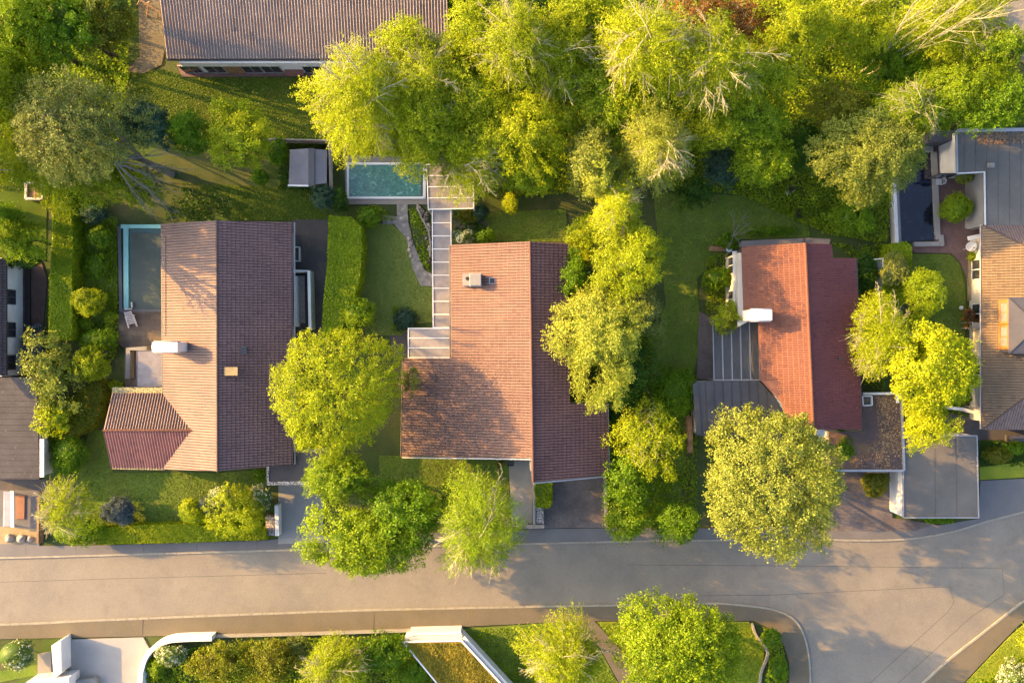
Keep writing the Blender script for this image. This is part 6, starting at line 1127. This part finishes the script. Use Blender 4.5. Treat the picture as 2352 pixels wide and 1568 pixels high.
plant('shrub', 'dull orange green bush beside the white wall of the grey garage', 'shrub', 2010, 1110, 1.2, 30, 38, 1, 'brown_green', 'shrub')
plant('shrub', 'green dome shaped shrub left of the orange tiled house', 'shrub', 1650, 638, 1.4, 38, 30, 1.1, 'green', 'shrub')
plant('tree', 'small light green tree in front of the white chimney of the orange roof', T_, 1670, 728, 3.5, 36, 36, 1.5, 'lime', 'sparse', cov=1.9)
bare_limbs('bare grey twiggy dead bush at the top left corner of the orange house', 1685, 540, 1.6, [(25, -45, 1.2), (45, -10, .8), (5, -50, 1), (-18, 40, .3), (40, -28, 1), (20, 22, .2)], .06, name='dead_bush', seed=8)
plant('shrub', 'green shrub spreading under the bare dead bush', 'shrub', 1672, 556, .7, 26, 18, .6, 'green', 'shrub')
bare_limbs('long bare pale trunk leaning to the top right corner, lowest of three', 2000, 168, 1, [(330, -230, 17), (300, -170, 14)], .15, name='bare_tree', bark='bark_pale', seed=12, sp=.28)
bare_limbs('long bare pale trunk leaning to the top edge, middle of three', 1986, 160, 1, [(260, -210, 17), (200, -190, 13)], .13, name='bare_tree', bark='bark_pale', seed=14, sp=.28)
bare_limbs('long bare pale trunk leaning to the top edge, leftmost of three', 1920, 70, 1, [(70, -110, 8), (95, -90, 9)], .11, name='bare_tree', bark='bark_pale', seed=15, sp=.28)
plant('tree', 'large olive green tree spreading over the dark pond', T_, 2005, 355, 7.5, 130, 95, 3.6, 'olive', 'feather', cov=1.1, amp=.3)
plant('shrub', 'round dark green bush on the brown paving beside the flat roofed building', 'shrub', 2195, 476, 1.5, 33, 33, 1.3, 'mid', 'shrub', amp=.1)
plant('shrub', 'small golden bush against the white wall of the flat roofed building', 'shrub', 2213, 408, 1.2, 22, 17, .9, 'olive', 'shrub')
plant('shrub', 'pale green shrub growing over the top of the rounded pond hedge', 'shrub', 2056, 625, 2.6, 30, 36, 1.2, 'greygreen', 'shrub')
plant('tree', 'pale lime birch with white twigs right of the orange tiled house', T_, 2012, 770, 5.5, 56, 105, 2.8, 'lime', 'birch', bark='bark_pale', cov=2.2)
plant('shrub', 'thin rusty branch tips reaching over the shaded orange roof slope', 'shrub', 1950, 690, 3.6, 20, 24, .9, 'brown_green', 'sparse', cov=1.6, base=(1985, 700))
plant('shrub', 'dark green shrub behind the orange house below its upper corner', 'shrub', 1990, 620, 1.2, 26, 50, 1, 'dark', 'shrub')
plant('tree', 'slim green tree on the lawn left of the hipped house', T_, 2120, 672, 3.5, 42, 66, 2.2, 'mid', 'feather', L=.9)
plant('tree', 'brilliant yellow tree between the orange and the hipped houses', T_, 2150, 848, 6.5, 100, 110, 3.8, 'yellow', 'broad', amp=.5, kap=13, cov=1.1)
plant('tree', 'yellow drooping tree overhanging the grey garage roof', T_, 2128, 972, 5, 54, 52, 2.4, 'yellow', 'feather')
plant('shrub', 'small rust red shrub beside the lawn of the hipped house', 'shrub', 2228, 725, 1.1, 18, 20, .8, 'rust', 'sparse', cov=2)
h = plant('shrub', 'bright green potted plant below the satellite dish', 'shrub', 2234, 590, .7, 11, 10, .4, 'lime', 'ball')
plant('shrub', 'rounded dark shrub right of the grey garage', 'shrub', 2290, 1045, 1.0, 34, 18, .8, 'brown_green', 'ball')
plant('shrub', 'dark green shrub by the entrance steps of the hipped house', 'shrub', 2330, 1030, 1.0, 26, 16, .8, 'green', 'shrub')
plant('shrub', 'low green bush on the right lawn with pale leaves', 'shrub', 1830, 490, .5, 26, 18, .4, 'green', 'sparse', cov=1.6)
plant('shrub', 'small silvery plant on the right lawn above the low green bush', 'shrub', 1815, 435, .5, 14, 14, .4, 'flower', 'sparse', cov=1.5)
plant('shrub', 'green mound at the left edge of the raised roof rim on the right lawn', 'shrub', 1770, 530, .5, 60, 12, .4, 'green', 'shrub')
# --- bottom strip
plant('shrub', 'dense white flowering bush at the bottom left corner', 'shrub', 38, 1502, 1.5, 44, 34, 1.2, 'flower', 'ball', s=.16)
plant('shrub', 'white green flowering bush inside the curved white wall', 'shrub', 396, 1502, 1.4, 40, 22, 1.1, 'flower', 'shrub')
plant('shrub', 'low yellow green ground bush behind the curved white wall', 'shrub', 360, 1535, .7, 26, 26, .6, 'mid', 'shrub')
plant('tree', 'brown green leafy tree at the bottom right of the curved wall', T_, 500, 1520, 3.5, 75, 48, 2.2, 'brown_green', 'broad')
plant('tree', 'olive green tree beside the brown green tree on the bottom edge', T_, 630, 1515, 3.2, 70, 50, 2.2, 'brown_green', 'broad')
plant('shrub', 'grey green bush between the two brownish trees and the birch', 'shrub', 675, 1490, 2, 34, 26, 1.4, 'greygreen', 'shrub')
plant('tree', 'light green birch on the bottom edge left of the planted roof', T_, 775, 1525, 4.5, 80, 62, 2.4, 'lime', 'birch', bark='bark_pale', cov=2.2)
plant('tree', 'dark green bushy tree beside the white planted roof building', T_, 880, 1495, 3, 58, 42, 2, 'green', 'broad')
plant('shrub', 'vivid green bush under the left tip of the planted roof', 'shrub', 945, 1548, 1.6, 42, 36, 1.4, 'green', 'shrub')
plant('tree', 'pale lime feathery tree on the bottom edge left of the brown footpath', T_, 1300, 1508, 5, 94, 82, 2.8, 'lime', 'birch', bark='bark_pale', cov=2.4)
plant('tree', 'large bright green maple at the bottom right of the footpath', T_, 1562, 1478, 6, 148, 112, 3.8, 'mid', 'broad', amp=.24, cov=1.1)
plant('shrub', 'green bush at the upper part of the corner bed by the junction', 'shrub', 1772, 1462, .9, 24, 24, .8, 'green', 'shrub')
plant('shrub', 'green bush at the lower part of the corner bed by the junction', 'shrub', 1788, 1535, 1.0, 24, 34, .9, 'green', 'shrub')
plant('shrub', 'pale yellow flowering shrub on the bright grass at the bottom right corner', 'shrub', 2325, 1550, 1.6, 32, 34, 1.3, 'flower', 'shrub')
plant('tree', 'lime green tree on the right edge above the bright bottom corner', T_, 2420, 1480, 4, 60, 60, 2.2, 'lime', 'feather')
